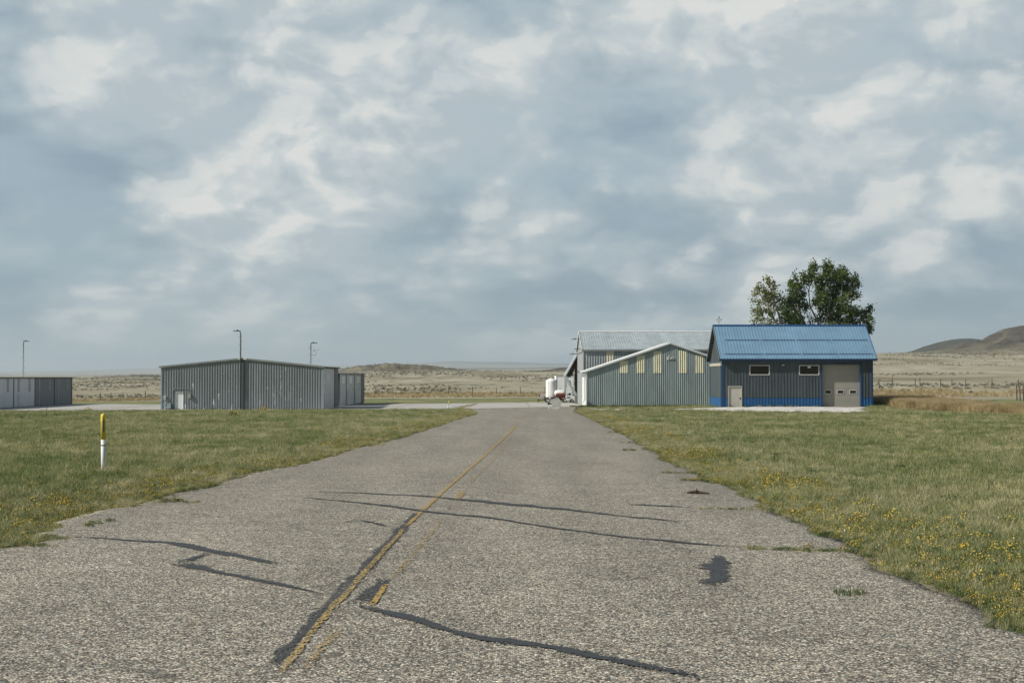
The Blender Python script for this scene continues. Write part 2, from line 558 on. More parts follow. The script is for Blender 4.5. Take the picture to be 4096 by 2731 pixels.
M = {}
def build_materials():
    # ---- land
    m, t, bs = new_mat('land')
    p = wpos(t)
    at = lambda n: t.n('ShaderNodeAttribute', attribute_name=n).outputs['Fac']
    s = lawn_color(t, p)
    fine = t.noise(p, 6.0, 5.0, 0.7)
    lawn = t.ramp(s, [(0.36, (0.110, 0.138, 0.054)), (0.47, (0.175, 0.184, 0.082)), (0.55, (0.235, 0.228, 0.118)), (0.68, (0.330, 0.290, 0.178))])
    lawn = t.mix(0.55, lawn, t.mix(1.0, lawn, t.ramp(fine, [(0.3, 0.55), (0.7, 1.5)]), 'MULTIPLY'))
    # dry range: pale straw with bare soil and grey sage
    n1 = t.noise(t.scaled(p, (1.0, 0.4, 1.0)), 0.018, 7.0, 0.62, 0.8)
    n2 = t.noise(t.scaled(p, (1.0, 0.33, 1.0)), 0.085, 7.0, 0.66, 0.5)
    n3 = t.noise(t.scaled(p, (1.0, 0.5, 1.0)), 0.32, 5.0, 0.65)
    rng_c = t.ramp(n1, [(0.34, (0.205, 0.175, 0.112)), (0.47, (0.300, 0.272, 0.190)), (0.60, (0.375, 0.350, 0.262)), (0.70, (0.270, 0.235, 0.155))])
    sage = t.maprange(t.math('ADD', t.math('MULTIPLY', n2, 0.62), t.math('MULTIPLY', n3, 0.38)), 0.50, 0.60)
    rng_c = t.mix(t.math('MULTIPLY', sage, t.math('ADD', t.math('MULTIPLY', at('sage'), 0.75), 0.12)), rng_c, (0.105, 0.105, 0.070))
    # rock and clay of the buttes
    rock = t.ramp(t.noise(t.scaled(p, (0.8, 0.4, 2.6)), 0.12, 8.0, 0.75, 0.6), [(0.36, (0.026, 0.025, 0.021)), (0.50, (0.056, 0.051, 0.040)), (0.66, (0.110, 0.096, 0.072))])
    rng_c = t.mix(at('rock'), rng_c, rock)
    rng_c = t.mix(at('dark'), rng_c, t.ramp(n2, [(0.35, (0.040, 0.044, 0.036)), (0.65, (0.080, 0.080, 0.062))]))  # darker ridges, and the cloud shadow painted on the far right hill
    tall = t.ramp(fine, [(0.3, (0.230, 0.180, 0.095)), (0.7, (0.390, 0.315, 0.185))])
    track = t.ramp(fine, [(0.3, (0.27, 0.255, 0.215)), (0.7, (0.36, 0.34, 0.29))])
    c = t.mix(at('lawn'), rng_c, lawn)
    c = t.mix(at('tall'), c, tall)
    c = t.mix(at('track'), c, track)
    soil = t.ramp(fine, [(0.3, (0.120, 0.105, 0.070)), (0.7, (0.270, 0.240, 0.175))])
    c = t.mix(at('verge'), c, soil)
    t.link(c, bs.inputs['Base Color'])
    bs.inputs['Roughness'].default_value = 0.95
    bs.inputs['Specular IOR Level'].default_value = 0.1
    t.link(t.bump(t.noise(p, 9.0, 5.0, 0.7), 0.7, 0.06), bs.inputs['Normal'])
    M['land'] = m

    # ---- grass blades
    def blade(name, stops, transl=0.35, dry=0.0, hue=0.35):
        m, t, bs = new_mat(name)
        p = wpos(t)
        s = lawn_color(t, p)
        oi = t.n('ShaderNodeObjectInfo')
        s = t.math('ADD', s, t.math('MULTIPLY', t.math('SUBTRACT', oi.outputs['Random'], 0.5), hue))
        s = t.math('ADD', s, dry)
        c = t.ramp(s, stops)
        rr = t.noise(p, 37.0, 2.0, 0.5)
        c = t.mix(1.0, c, t.ramp(rr, [(0.3, 0.72), (0.7, 1.3)]), 'MULTIPLY')
        t.link(c, bs.inputs['Base Color'])
        bs.inputs['Roughness'].default_value = 0.7
        bs.inputs['Specular IOR Level'].default_value = 0.2
        tr = t.n('ShaderNodeBsdfTranslucent')
        t.link(c, tr.inputs['Color'])
        mx = t.n('ShaderNodeMixShader')
        mx.inputs[0].default_value = transl
        t.link(bs.outputs[0], mx.inputs[1]); t.link(tr.outputs[0], mx.inputs[2])
        out = [n for n in m.node_tree.nodes if n.type == 'OUTPUT_MATERIAL'][0]
        t.link(mx.outputs[0], out.inputs['Surface'])
        M[name] = m
    green = [(0.26, (0.130, 0.182, 0.062)), (0.44, (0.225, 0.252, 0.104)), (0.58, (0.380, 0.362, 0.190)), (0.76, (0.570, 0.510, 0.325))]
    straw = [(0.25, (0.275, 0.300, 0.140)), (0.5, (0.460, 0.430, 0.245)), (0.75, (0.650, 0.590, 0.400))]
    tallg = [(0.25, (0.250, 0.195, 0.095)), (0.5, (0.430, 0.345, 0.185)), (0.75, (0.600, 0.500, 0.310))]
    blade('grass_green', green)
    blade('grass_straw', straw)
    blade('grass_tall', tallg, hue=0.5)
    blade('forb', [(0.2, (0.075, 0.115, 0.040)), (0.8, (0.170, 0.190, 0.085))], hue=0.5)
    blade('sage_leaf', [(0.2, (0.085, 0.092, 0.060)), (0.5, (0.150, 0.150, 0.105)), (0.8, (0.225, 0.205, 0.140))], transl=0.1, hue=0.5)
    blade('sage_dark', [(0.2, (0.085, 0.092, 0.062)), (0.8, (0.175, 0.172, 0.120))], transl=0.1, hue=0.5)
    blade('leaf_dense', [(0.25, (0.075, 0.115, 0.026)), (0.6, (0.150, 0.198, 0.048)), (0.8, (0.215, 0.250, 0.072))], transl=0.28, hue=0.3)
    blade('leaf_light', [(0.25, (0.110, 0.140, 0.040)), (0.6, (0.180, 0.205, 0.066)), (0.8, (0.260, 0.255, 0.105))], transl=0.35, hue=0.3)
    M['petal_yellow'] = mat('petal_yellow', (0.62, 0.43, 0.05), 0.7, var=0.25, scale=20)
    M['petal_white'] = mat('petal_white', (0.62, 0.62, 0.58), 0.7, var=0.15, scale=20)

    # ---- chip-seal road
    m, t, bs = new_mat('chip_seal')
    p = wpos(t)
    def chips(scale):
        v = t.n('ShaderNodeTexVoronoi', feature='F1')
        t.link(p, v.inputs['Vector']); v.inputs['Scale'].default_value = scale
        sx = t.n('ShaderNodeSeparateColor'); t.link(v.outputs['Color'], sx.inputs[0])
        return v.outputs['Distance'], sx.outputs[0], sx.outputs[1]
    d1, r1, h1 = chips(80.0)
    d2, r2, h2 = chips(23.0)
    g = t.ramp(r1, [(0.0, 0.034), (0.25, 0.095), (0.55, 0.200), (0.80, 0.365), (0.93, 0.53), (1.0, 0.70)])
    tint = t.ramp(h1, [(0.0, (0.93, 1.0, 1.03)), (0.5, (1.06, 1.0, 0.90)), (0.85, (1.08, 0.98, 0.86)), (1.0, (1.18, 0.92, 0.80))])
    c = t.mix(1.0, g, tint, 'MULTIPLY')
    gap = t.ramp(d1, [(0.25, 1.12), (0.62, 0.62), (0.85, 0.32)])
    c = t.mix(1.0, c, gap, 'MULTIPLY')
    clump = t.ramp(r2, [(0.0, 0.74), (0.5, 1.0), (1.0, 1.24)])
    c = t.mix(0.8, c, t.mix(1.0, c, clump, 'MULTIPLY'))
    w1 = t.noise(t.scaled(p, (1.0, 0.16, 1.0)), 0.75, 4.0, 0.55)
    w2 = t.noise(p, 2.1, 6.0, 0.65)
    c = t.mix(1.0, c, t.ramp(w1, [(0.32, 0.87), (0.68, 1.15)]), 'MULTIPLY')
    c = t.mix(1.0, c, t.ramp(w2, [(0.34, 0.90), (0.66, 1.11)]), 'MULTIPLY')
    rx = t.n('ShaderNodeAttribute', attribute_name='across').outputs['Fac']
    trk = t.ramp(rx, [(0.0, 0.90), (0.08, 1.0), (0.17, 1.10), (0.28, 0.95), (0.37, 1.09), (0.47, 0.93), (0.53, 0.95), (0.63, 1.09), (0.73, 0.94), (0.83, 1.10), (0.93, 1.0), (1.0, 0.92)])
    c = t.mix(t.noise(p, 0.35, 3.0, 0.5), c, t.mix(1.0, c, trk, 'MULTIPLY'))
    stain = t.maprange(t.noise(t.scaled(p, (1.3, 0.6, 1.0)), 0.8, 7.0, 0.7, 0.8), 0.60, 0.72)
    c = t.mix(t.math('MULTIPLY', stain, 0.22), c, (0.10, 0.098, 0.092))
    wn = t.n('ShaderNodeTexNoise'); t.link(p, wn.inputs['Vector']); wn.inputs['Scale'].default_value = 1.6; wn.inputs['Detail'].default_value = 5.0
    wa = t.n('ShaderNodeVectorMath', operation='MULTIPLY_ADD'); t.link(wn.outputs['Color'], wa.inputs[0]); wa.inputs[1].default_value = (0.9, 0.9, 0.0); t.link(p, wa.inputs[2])
    hv = t.n('ShaderNodeTexVoronoi', feature='DISTANCE_TO_EDGE'); t.link(t.scaled(wa.outputs[0], (0.30, 0.55, 0.0)), hv.inputs['Vector']); hv.inputs['Scale'].default_value = 1.0
    hair = t.math('MULTIPLY', t.maprange(hv.outputs['Distance'], 0.0075, 0.0025), t.maprange(t.noise(p, 0.5, 3.0, 0.5), 0.46, 0.58))
    c = t.mix(t.math('MULTIPLY', hair, 0.6), c, (0.05, 0.049, 0.047))
    c = t.mix(1.0, c, (1.35, 1.305, 1.135), 'MULTIPLY')
    t.link(c, bs.inputs['Base Color'])
    bs.inputs['Roughness'].default_value = 0.85
    bs.inputs['Specular IOR Level'].default_value = 0.35
    hh = t.math('SUBTRACT', t.math('MULTIPLY', r1, 0.6), d1)
    t.link(t.bump(hh, 0.45, 0.008), bs.inputs['Normal'])
    M['road'] = m

    # ---- things laid on the road that wear through to it
    def worn(name, stops, rough, k0, k1, speck):
        m, t, bs = new_mat(name)
        p = wpos(t)
        e = t.n('ShaderNodeAttribute', attribute_name='edge').outputs['Fac']
        v = t.n('ShaderNodeTexVoronoi', feature='F1')
        t.link(p, v.inputs['Vector']); v.inputs['Scale'].default_value = 62.0
        sx = t.n('ShaderNodeSeparateColor'); t.link(v.outputs['Color'], sx.inputs[0])
        n = t.noise(p, 7.0, 5.0, 0.65)
        f = t.math('ADD', t.math('MULTIPLY', sx.outputs[2], speck), t.math('MULTIPLY', n, 1.0 - speck))
        keep = t.math('GREATER_THAN', t.math('SUBTRACT', f, t.math('MULTIPLY', e, k1)), k0)
        c = t.ramp(t.noise(p, 55.0, 4.0, 0.7), stops)
        t.link(c, bs.inputs['Base Color'])
        bs.inputs['Roughness'].default_value = rough
        t.link(keep, bs.inputs['Alpha'])
        t.link(t.bump(sx.outputs[0], 0.4, 0.008), bs.inputs['Normal'])
        M[name] = m
    worn('tar', [(0.3, (0.016, 0.017, 0.018)), (0.7, (0.050, 0.051, 0.052))], 0.55, 0.22, 0.50, 0.6)
    worn('tar_thin', [(0.3, (0.030, 0.031, 0.032)), (0.7, (0.085, 0.085, 0.084))], 0.7, 0.30, 0.40, 0.55)
    worn('road_paint', [(0.3, (0.32, 0.215, 0.065)), (0.7, (0.46, 0.315, 0.105))], 0.7, 0.36, 0.50, 0.55)
    worn('faded_paint', [(0.3, (0.31, 0.225, 0.085)), (0.7, (0.44, 0.32, 0.13))], 0.75, 0.575, 0.34, 0.5)
    worn('thin_paint', [(0.3, (0.31, 0.225, 0.085)), (0.7, (0.44, 0.32, 0.13))], 0.75, 0.45, 0.45, 0.5)

    # ---- concrete
    m, t, bs = new_mat('concrete')
    p = wpos(t)
    n1 = t.noise(p, 0.22, 6.0, 0.6, 0.4); n2 = t.noise(p, 2.2, 5.0, 0.65)
    c = t.ramp(n1, [(0.3, (0.345, 0.335, 0.305)), (0.7, (0.450, 0.440, 0.405))])
    c = t.mix(1.0, c, t.ramp(n2, [(0.3, 0.88), (0.7, 1.1)]), 'MULTIPLY')
    t.link(c, bs.inputs['Base Color']); bs.inputs['Roughness'].default_value = 0.9
    M['concrete'] = m
    # ---- white gravel pad with red soil and weeds
    m, t, bs = new_mat('white_gravel')
    p = wpos(t)
    v = t.n('ShaderNodeTexVoronoi', feature='F1'); t.link(p, v.inputs['Vector']); v.inputs['Scale'].default_value = 9.0
    sx = t.n('ShaderNodeSeparateColor'); t.link(v.outputs['Color'], sx.inputs[0])
    c = t.ramp(sx.outputs[0], [(0.0, (0.46, 0.445, 0.40)), (0.5, (0.60, 0.585, 0.54)), (1.0, (0.74, 0.73, 0.69))])
    soil = t.maprange(t.noise(t.scaled(p, (0.55, 1.6, 1.0)), 0.42, 6.0, 0.65, 0.6), 0.54, 0.60)
    e = t.n('ShaderNodeAttribute', attribute_name='edge').outputs['Fac']
    c = t.mix(t.math('MULTIPLY', soil, 0.8), c, (0.22, 0.135, 0.075))
    gn = t.math('ADD', t.noise(p, 0.9, 6.0, 0.7, 0.4), t.math('MULTIPLY', e, 0.28))
    keep = t.math('LESS_THAN', gn, 0.64)
    t.link(c, bs.inputs['Base Color']); bs.inputs['Roughness'].default_value = 0.95
    t.link(keep, bs.inputs['Alpha'])
    t.link(t.bump(sx.outputs[1], 0.5, 0.05), bs.inputs['Normal'])
    M['gravel'] = m

    # ---- building skins
    galv = (0.33, 0.392, 0.405)
    M['siding_blue_grey'] = mat('siding_blue_grey', (0.060, 0.078, 0.085), 0.55, 0.0, 0.20, 1.0, streak=True, per=0.09)
    M['siding_weathered'] = mat('siding_weathered', (0.33, 0.37, 0.385), 0.5, 0.0, 0.12, 0.9, streak=True, dirt=None, per=0.10)
    m, t, bs = new_mat('siding_peeling')
    p = wpos(t)
    nz = t.noise(t.scaled(p, (3.0, 3.0, 0.3)), 1.0, 6.0, 0.6)
    c = t.ramp(nz, [(0.3, (0.225, 0.252, 0.270)), (0.7, (0.300, 0.330, 0.348))])
    pe = t.noise(t.scaled(p, (2.4, 1.0, 0.55)), 1.0, 7.0, 0.68, 0.25)
    spot = t.maprange(t.noise(p, 0.16, 3.0, 0.5), 0.46, 0.62)
    peel = t.maprange(t.math('ADD', pe, t.math('MULTIPLY', spot, 0.07)), 0.650, 0.685)
    c = t.mix(peel, c, (0.62, 0.64, 0.64))
    oi = t.n('ShaderNodeObjectInfo')
    c = t.mix(1.0, c, t.maprange(oi.outputs['Random'], 0, 1, 0.92, 1.08, smooth=False), 'MULTIPLY')
    t.link(c, bs.inputs['Base Color']); bs.inputs['Roughness'].default_value = 0.55
    M['siding_peeling'] = m
    M['galvanised'] = mat('galvanised', galv, 0.42, 0.35, 0.16, 1.1, streak=True, per=0.07)
    M['galvanised_pale'] = mat('galvanised_pale', (0.41, 0.465, 0.48), 0.45, 0.25, 0.14, 0.8, streak=False, per=0.06, dirt=(0.55, 0.57, 0.57))
    M['white_metal'] = mat('white_metal', (0.66, 0.68, 0.68), 0.5, 0.0, 0.07, 1.0, streak=True)
    M['white_trim'] = mat('white_trim', (0.60, 0.62, 0.62), 0.5, 0.0, 0.06, 2.0)
    M['grey_trim'] = mat('grey_trim', (0.27, 0.295, 0.295), 0.5, 0.1, 0.10, 2.0)
    M['dark_trim'] = mat('dark_trim', (0.045, 0.048, 0.052), 0.6, 0.0, 0.2, 2.0)
    M['slate_metal'] = mat('slate_metal', (0.085, 0.105, 0.112), 0.55, 0.0, 0.14, 1.0, streak=True)
    M['fibreglass'] = mat('fibreglass', (0.70, 0.675, 0.51), 0.5, 0.0, 0.12, 1.6, streak=True, per=0.05)
    M['blue_roof'] = mat('blue_roof', (0.158, 0.275, 0.385), 0.42, 0.0, 0.09, 0.7, per=0.05, spec=0.45)
    M['blue_trim'] = mat('blue_trim', (0.014, 0.056, 0.150), 0.42, 0.0, 0.10, 2.0, spec=0.4)
    M['blue_wainscot'] = mat('blue_wainscot', (0.020, 0.098, 0.240), 0.45, 0.0, 0.10, 1.5, streak=True, per=0.03)
    M['door_tan'] = mat('door_tan', (0.330, 0.318, 0.275), 0.55, 0.0, 0.05, 1.0, per=0.015)
    M['door_white'] = mat('door_white', (0.80, 0.83, 0.84), 0.5, 0.0, 0.05, 1.5)
    M['shed_white'] = mat('shed_white', (0.72, 0.74, 0.75), 0.5, 0.0, 0.06, 0.8, streak=True, per=0.03)
    M['shed_grey'] = mat('shed_grey', (0.205, 0.230, 0.240), 0.5, 0.0, 0.08, 0.8, streak=True, per=0.04)
    M['board_pale'] = mat('board_pale', (0.58, 0.585, 0.565), 0.6, 0.0, 0.10, 1.2, per=0.05)
    M['strip_tan'] = mat('strip_tan', (0.42, 0.40, 0.33), 0.6, 0.0, 0.10, 1.2)
    M['window_light'] = mat('window_light', (0.80, 0.82, 0.80), 0.4, 0.0, 0.06, 1.2)
    M['frame_white'] = mat('frame_white', (0.70, 0.70, 0.68), 0.5, 0.0, 0.05, 2.0)
    M['glass_dark'] = mat('glass_dark', (0.012, 0.013, 0.011), 0.06, 0.0, 0.1, 1.0, spec=0.5)
    M['black'] = mat('black', (0.016, 0.016, 0.017), 0.6, 0.0, 0.2, 3.0)
    M['rubber'] = mat('rubber', (0.020, 0.020, 0.021), 0.85, 0.0, 0.25, 8.0)
    M['steel'] = mat('steel', (0.17, 0.175, 0.18), 0.5, 0.5, 0.15, 3.0)
    M['pole_dark'] = mat('pole_dark', (0.045, 0.050, 0.058), 0.6, 0.0, 0.15, 3.0)
    M['rusty'] = mat('rusty', (0.125, 0.070, 0.045), 0.8, 0.1, 0.3, 4.0)
    M['wood_post'] = mat('wood_post', (0.062, 0.054, 0.045), 0.9, 0.0, 0.3, 4.0, streak=True, bump=0.3)
    M['wood_grey'] = mat('wood_grey', (0.120, 0.112, 0.100), 0.9, 0.0, 0.25, 4.0, streak=True)
    M['wood_pole'] = mat('wood_pole', (0.165, 0.140, 0.110), 0.9, 0.0, 0.2, 2.0, streak=True)
    M['plastic_white'] = mat('plastic_white', (0.78, 0.78, 0.75), 0.45, 0.0, 0.05, 1.5, spec=0.4)
    M['paint_white'] = mat('paint_white', (0.80, 0.81, 0.80), 0.4, 0.0, 0.05, 2.0, spec=0.4)
    M['paint_cream'] = mat('paint_cream', (0.62, 0.60, 0.53), 0.45, 0.0, 0.06, 2.0, spec=0.4)
    M['box_grey'] = mat('box_grey', (0.90, 0.92, 0.92), 0.5, 0.0, 0.05, 1.0)
    M['red_frame'] = mat('red_frame', (0.215, 0.040, 0.022), 0.6, 0.0, 0.25, 5.0)
    M['tail_red'] = mat('tail_red', (0.28, 0.012, 0.012), 0.3, 0.0, 0.1, 5.0, spec=0.5)
    M['beige_car'] = mat('beige_car', (0.42, 0.38, 0.30), 0.35, 0.1, 0.06, 2.0, spec=0.5)
    M['silver_car'] = mat('silver_car', (0.47, 0.47, 0.45), 0.35, 0.15, 0.06, 2.0, spec=0.5)
    M['hub'] = mat('hub', (0.42, 0.42, 0.42), 0.45, 0.4, 0.1, 6.0)
    M['navy'] = mat('navy', (0.02, 0.028, 0.06), 0.6, 0.0, 0.1, 3.0)
    M['marker_yellow'] = mat('marker_yellow', (0.78, 0.62, 0.085), 0.5, 0.0, 0.05, 5.0)
    M['marker_white'] = mat('marker_white', (0.70, 0.71, 0.70), 0.5, 0.0, 0.05, 5.0, dirt=(0.52, 0.52, 0.49))
    M['sheet_pale'] = mat('sheet_pale', (0.62, 0.62, 0.57), 0.6, 0.0, 0.10, 1.2)
    M['sheet_grey'] = mat('sheet_grey', (0.40, 0.41, 0.385), 0.6, 0.0, 0.10, 1.2)
    M['insulation'] = mat('insulation', (0.050, 0.034, 0.018), 0.9, 0.0, 0.35, 1.5)
    M['bark_pale'] = mat('bark_pale', (0.26, 0.25, 0.225), 0.9, 0.0, 0.25, 3.0, bump=0.4, bscale=8)
    M['twig'] = mat('twig', (0.075, 0.058, 0.042), 0.9, 0.0, 0.25, 8.0)
    M['bare_stem'] = mat('bare_stem', (0.11, 0.085, 0.06), 0.9, 0.0, 0.25, 8.0)
    M['lamp_glass'] = mat('lamp_glass', (0.55, 0.55, 0.52), 0.3, 0.0, 0.05, 5.0)
    M['sticker'] = mat('sticker', (0.52, 0.62, 0.55), 0.6, 0.0, 0.05, 5.0)
    M['cabinet_blue'] = mat('cabinet_blue', (0.30, 0.39, 0.43), 0.5, 0.0, 0.06, 3.0)
    M['cabinet_grey'] = mat('cabinet_grey', (0.35, 0.36, 0.32), 0.5, 0.0, 0.06, 3.0)
    M['soil_dark'] = mat('soil_dark', (0.12, 0.085, 0.05), 0.95, 0.0, 0.3, 2.0)
    M['weed_brown'] = mat('weed_brown', (0.20, 0.15, 0.075), 0.95, 0.0, 0.3, 3.0)
build_materials()


# ================================================================== road course
LEFT_PX = [(153, 2167), (184, 2114), (318, 2075), (425, 2045), (555, 2018), (716, 1976), (830, 1957), (900, 1926), (1254, 1846),
           (1400, 1802), (1515, 1776), (1614, 1749), (1698, 1722), (1817, 1683), (1906, 1656)]
RIGHT_PX = [(4096, 2542), (4000, 2485), (3872, 2421), (3681, 2358), (3541, 2288), (3382, 2177), (3172, 2084), (3100, 2055), (3023, 2006),
            (2908, 1944), (2820, 1929), (2774, 1883), (2674, 1851), (2602, 1799), (2518, 1749), (2430, 1707), (2368, 1676), (2300, 1646)]
def course(px, lead, tail):
    pts = [unproj_near(*q) for q in px]
    pts = sorted(pts, key=lambda q: q[1])
    pts = lead + pts + tail
    return np.array([q[1] for q in pts]), np.array([q[0] for q in pts])
LY, LX = course(LEFT_PX, [(-5.9, -30.0), (-5.4, 8.0)], [(-4.5, 152.0), (-9.0, 163.0)])
RY, RX = course(RIGHT_PX, [(2.6, -30.0), (2.9, 6.0)], [(6.6, 148.0), (7.6, 163.0)])
def road_left(y):
    y = np.asarray(y, float)
    return np.interp(y, LY, LX) + 0.22 * fbm(y / 0.8, y * 0 + 3.1, 5, 51, 0.68) * sstep(y, 2, 10)
def road_right(y):
    y = np.asarray(y, float)
    return np.interp(y, RY, RX) + 0.22 * fbm(y / 0.8, y * 0 + 8.7, 5, 57, 0.68) * sstep(y, 2, 10)

# mown-grass limit and the strip of tall dead grass at the right of the lawn
def lawn_limit(x):
    return np.interp(x, [-300, -100, 20, 60, 300], [240, 262, 262, 190, 175])
TALL_LINE_Y = np.array([60, 80, 95, 104, 112, 125, 138, 146, 152, 158, 175], float)
TALL_LINE_X = np.array([50, 42.5, 38.8, 37.6, 37.2, 36.9, 36.8, 36.7, 36.5, 37.0, 40.0], float)
def tall_strip(x, y):
    x0 = np.interp(y, TALL_LINE_Y, TALL_LINE_X)
    w = np.interp(y, [60, 95, 120, 145, 160], [2.0, 3.0, 4.0, 6.5, 7.5])
    wob = 0.5 * fbm(x / 3, y / 3, 3, 71)
    return sstep(x, x0 - 0.3 + wob, x0 + 0.5 + wob) * (1 - sstep(x, x0 + w + wob * 2, x0 + w + 1.5 + wob * 2)) * sstep(y, 62, 75) * (1 - sstep(y, 160, 168))

HANG_Z = -2.36      # floor of the big grey hangar
BARN_Z = -1.48
STEEL_Z = -1.75
APRON = [(-80, 147), (-66, 155.5), (-57, 160.5), (-42.5, 166.0), (-21, 166.0), (-9.5, 163.4), (-4.0, 160.0), (3.0, 158.5), (7.4, 158.5), (8.3, 168),
         (8.3, 200.0), (-6, 200.5), (-24, 201), (-30, 232), (-45, 232), (-50, 206), (-80, 212)]
PAD = [unproj(*q)[:2] for q in ((2318, 1632.5), (2512, 1637.5), (2700, 1641.5), (2879, 1646), (3115, 1649.5), (3272, 1652), (3429, 1653.5), (3504, 1651.5), (3478, 1640))]
PAD = PAD + [(35.6, 139.7), (20.6, 139.7), (20.0, 140.2), (14.0, 141.0), (7.6, 141.0)]

def inside(poly, x, y):
    x = np.asarray(x, float); y = np.asarray(y, float)
    r = np.zeros(x.shape, bool)
    n = len(poly)
    for i in range(n):
        x1, y1 = poly[i]; x2, y2 = poly[(i + 1) % n]
        c = ((y1 > y) != (y2 > y)) & (x < (x2 - x1) * (y - y1) / (y2 - y1 + 1e-12) + x1)
        r ^= c
    return r

def edge_dist(poly, x, y):
    x = np.asarray(x, float); y = np.asarray(y, float)
    d = np.full(x.shape, 1e9)
    n = len(poly)
    for i in range(n):
        ax, ay = poly[i]; bx, by = poly[(i + 1) % n]
        L = (bx - ax) ** 2 + (by - ay) ** 2
        k = np.clip(((x - ax) * (bx - ax) + (y - ay) * (by - ay)) / L, 0, 1)
        d = np.minimum(d, np.hypot(x - ax - k * (bx - ax), y - ay - k * (by - ay)))
    return d

# ================================================================== terrain sheet
def build_terrain():
    ts = np.concatenate([np.linspace(-2.2, -0.5, 36, endpoint=False), np.linspace(-0.5, 0.5, 680), np.linspace(0.5, 2.2, 37)[1:]])
    ys = [-25.0]
    while ys[-1] < 20800:
        y = ys[-1]
        if y < 40: st = 0.9
        elif y < 300: st = 0.9 + (y - 40) * 0.010
        elif y < 1700: st = 4.0 + (y - 300) * 0.006
        else: st = 12 + (y - 1700) * 0.022
        ys.append(y + st)
    ys = np.array(ys)
    Y, T = np.meshgrid(ys, ts, indexing='ij')
    X = T * (Y + 45.0)
    Z = zg(X, Y)
    onroad = sstep(X, road_left(Y) - 0.1, road_left(Y) + 0.4) * (1 - sstep(X, road_right(Y) - 0.4, road_right(Y) + 0.1)) * (Y < 165)
    lawn = 1 - sstep(Y + 10 * fbm(X / 15, Y / 15, 3, 41), lawn_limit(X) - 3, lawn_limit(X) + 3)
    relief = 0.10 * fbm(X / 6.0, Y / 6.0, 4, 5) + 0.05 * fbm(X / 1.6, Y / 1.6, 3, 15)
    built = ((Y > 120) & (Y < 240) & (X > -82) & (X < 40))
    near = (Y < 300) & ~built
    Z = Z + np.where(near, relief * (1 - onroad), 0)
    # a shallow lip of turf beside the pavement, and the bank under the tall grass
    tall = tall_strip(X, Y)
    Z = Z + 0.25 * tall * (Y < 175)
    Z = Z - 0.08 * onroad
    nr, nc = Y.shape
    idx = np.arange(nr * nc).reshape(nr, nc)
    faces = np.stack([idx[:-1, :-1], idx[:-1, 1:], idx[1:, 1:], idx[1:, :-1]], -1).reshape(-1, 4)
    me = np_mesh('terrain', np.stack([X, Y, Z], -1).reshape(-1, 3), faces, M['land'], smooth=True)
    attr(me, 'lawn', lawn)
    sagea = sstep(Y, 300, 420) * (0.55 + 0.45 * (X < 60))
    sagea = sagea * (1 - 0.45 * sstep(X / np.maximum(Y, 1) * F_PX, 1300, 1700) * (Y < 1100))
    attr(me, 'sage', sagea)
    butte = np.maximum.reduce([hill(X, Y, at_px(1560, 960), 960, 75, 90, 0.62, 1.5), hill(X, Y, at_px(4170, 1400), 1400, 130, 190, 1.2, 1.3),
                               hill(X, Y, at_px(560, 920), 920, 60, 60, 0.7), hill(X, Y, at_px(2262, 1500), 1500, 40, 90, 0.9)])
    attr(me, 'rock', np.clip(butte * (0.95 + 0.8 * fbm(X / 25, Y / 40, 4, 77)), 0, 0.96))
    dk = np.maximum(hill(X, Y, at_px(3820, 2250), 2250, 120, 420, 1.3, 1.6), 0)  # cloud shadow over the far right hill, painted into its ground colour
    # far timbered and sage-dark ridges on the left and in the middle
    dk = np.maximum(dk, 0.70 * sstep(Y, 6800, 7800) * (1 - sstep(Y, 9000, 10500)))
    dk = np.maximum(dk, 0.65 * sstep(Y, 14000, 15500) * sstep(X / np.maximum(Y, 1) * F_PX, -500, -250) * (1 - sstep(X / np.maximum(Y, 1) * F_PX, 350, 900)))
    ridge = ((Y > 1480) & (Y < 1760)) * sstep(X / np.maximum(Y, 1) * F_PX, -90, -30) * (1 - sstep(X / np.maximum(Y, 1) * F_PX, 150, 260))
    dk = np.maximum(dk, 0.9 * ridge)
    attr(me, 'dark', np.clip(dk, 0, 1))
    gap = np.maximum(road_left(Y) - X, X - road_right(Y))
    attr(me, 'verge', np.clip((1 - sstep(gap, 0.15, 0.75)) * (Y < 165) * 0.9, 0, 1))
    band = sstep(Y, lawn_limit(X) + 8, lawn_limit(X) + 14) * (1 - sstep(Y, lawn_limit(X) + 40, lawn_limit(X) + 60))
    attr(me, 'tall', np.clip(np.maximum(tall, 0.55 * band), 0, 1))
    tr = sstep(Y, lawn_limit(X) + 1, lawn_limit(X) + 2.5) * (1 - sstep(Y, lawn_limit(X) + 7, lawn_limit(X) + 9))
    attr(me, 'track', np.clip(0.75 * tr, 0, 1))
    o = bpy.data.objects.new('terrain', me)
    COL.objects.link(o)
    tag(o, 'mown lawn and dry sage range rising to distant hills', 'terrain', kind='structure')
build_terrain()

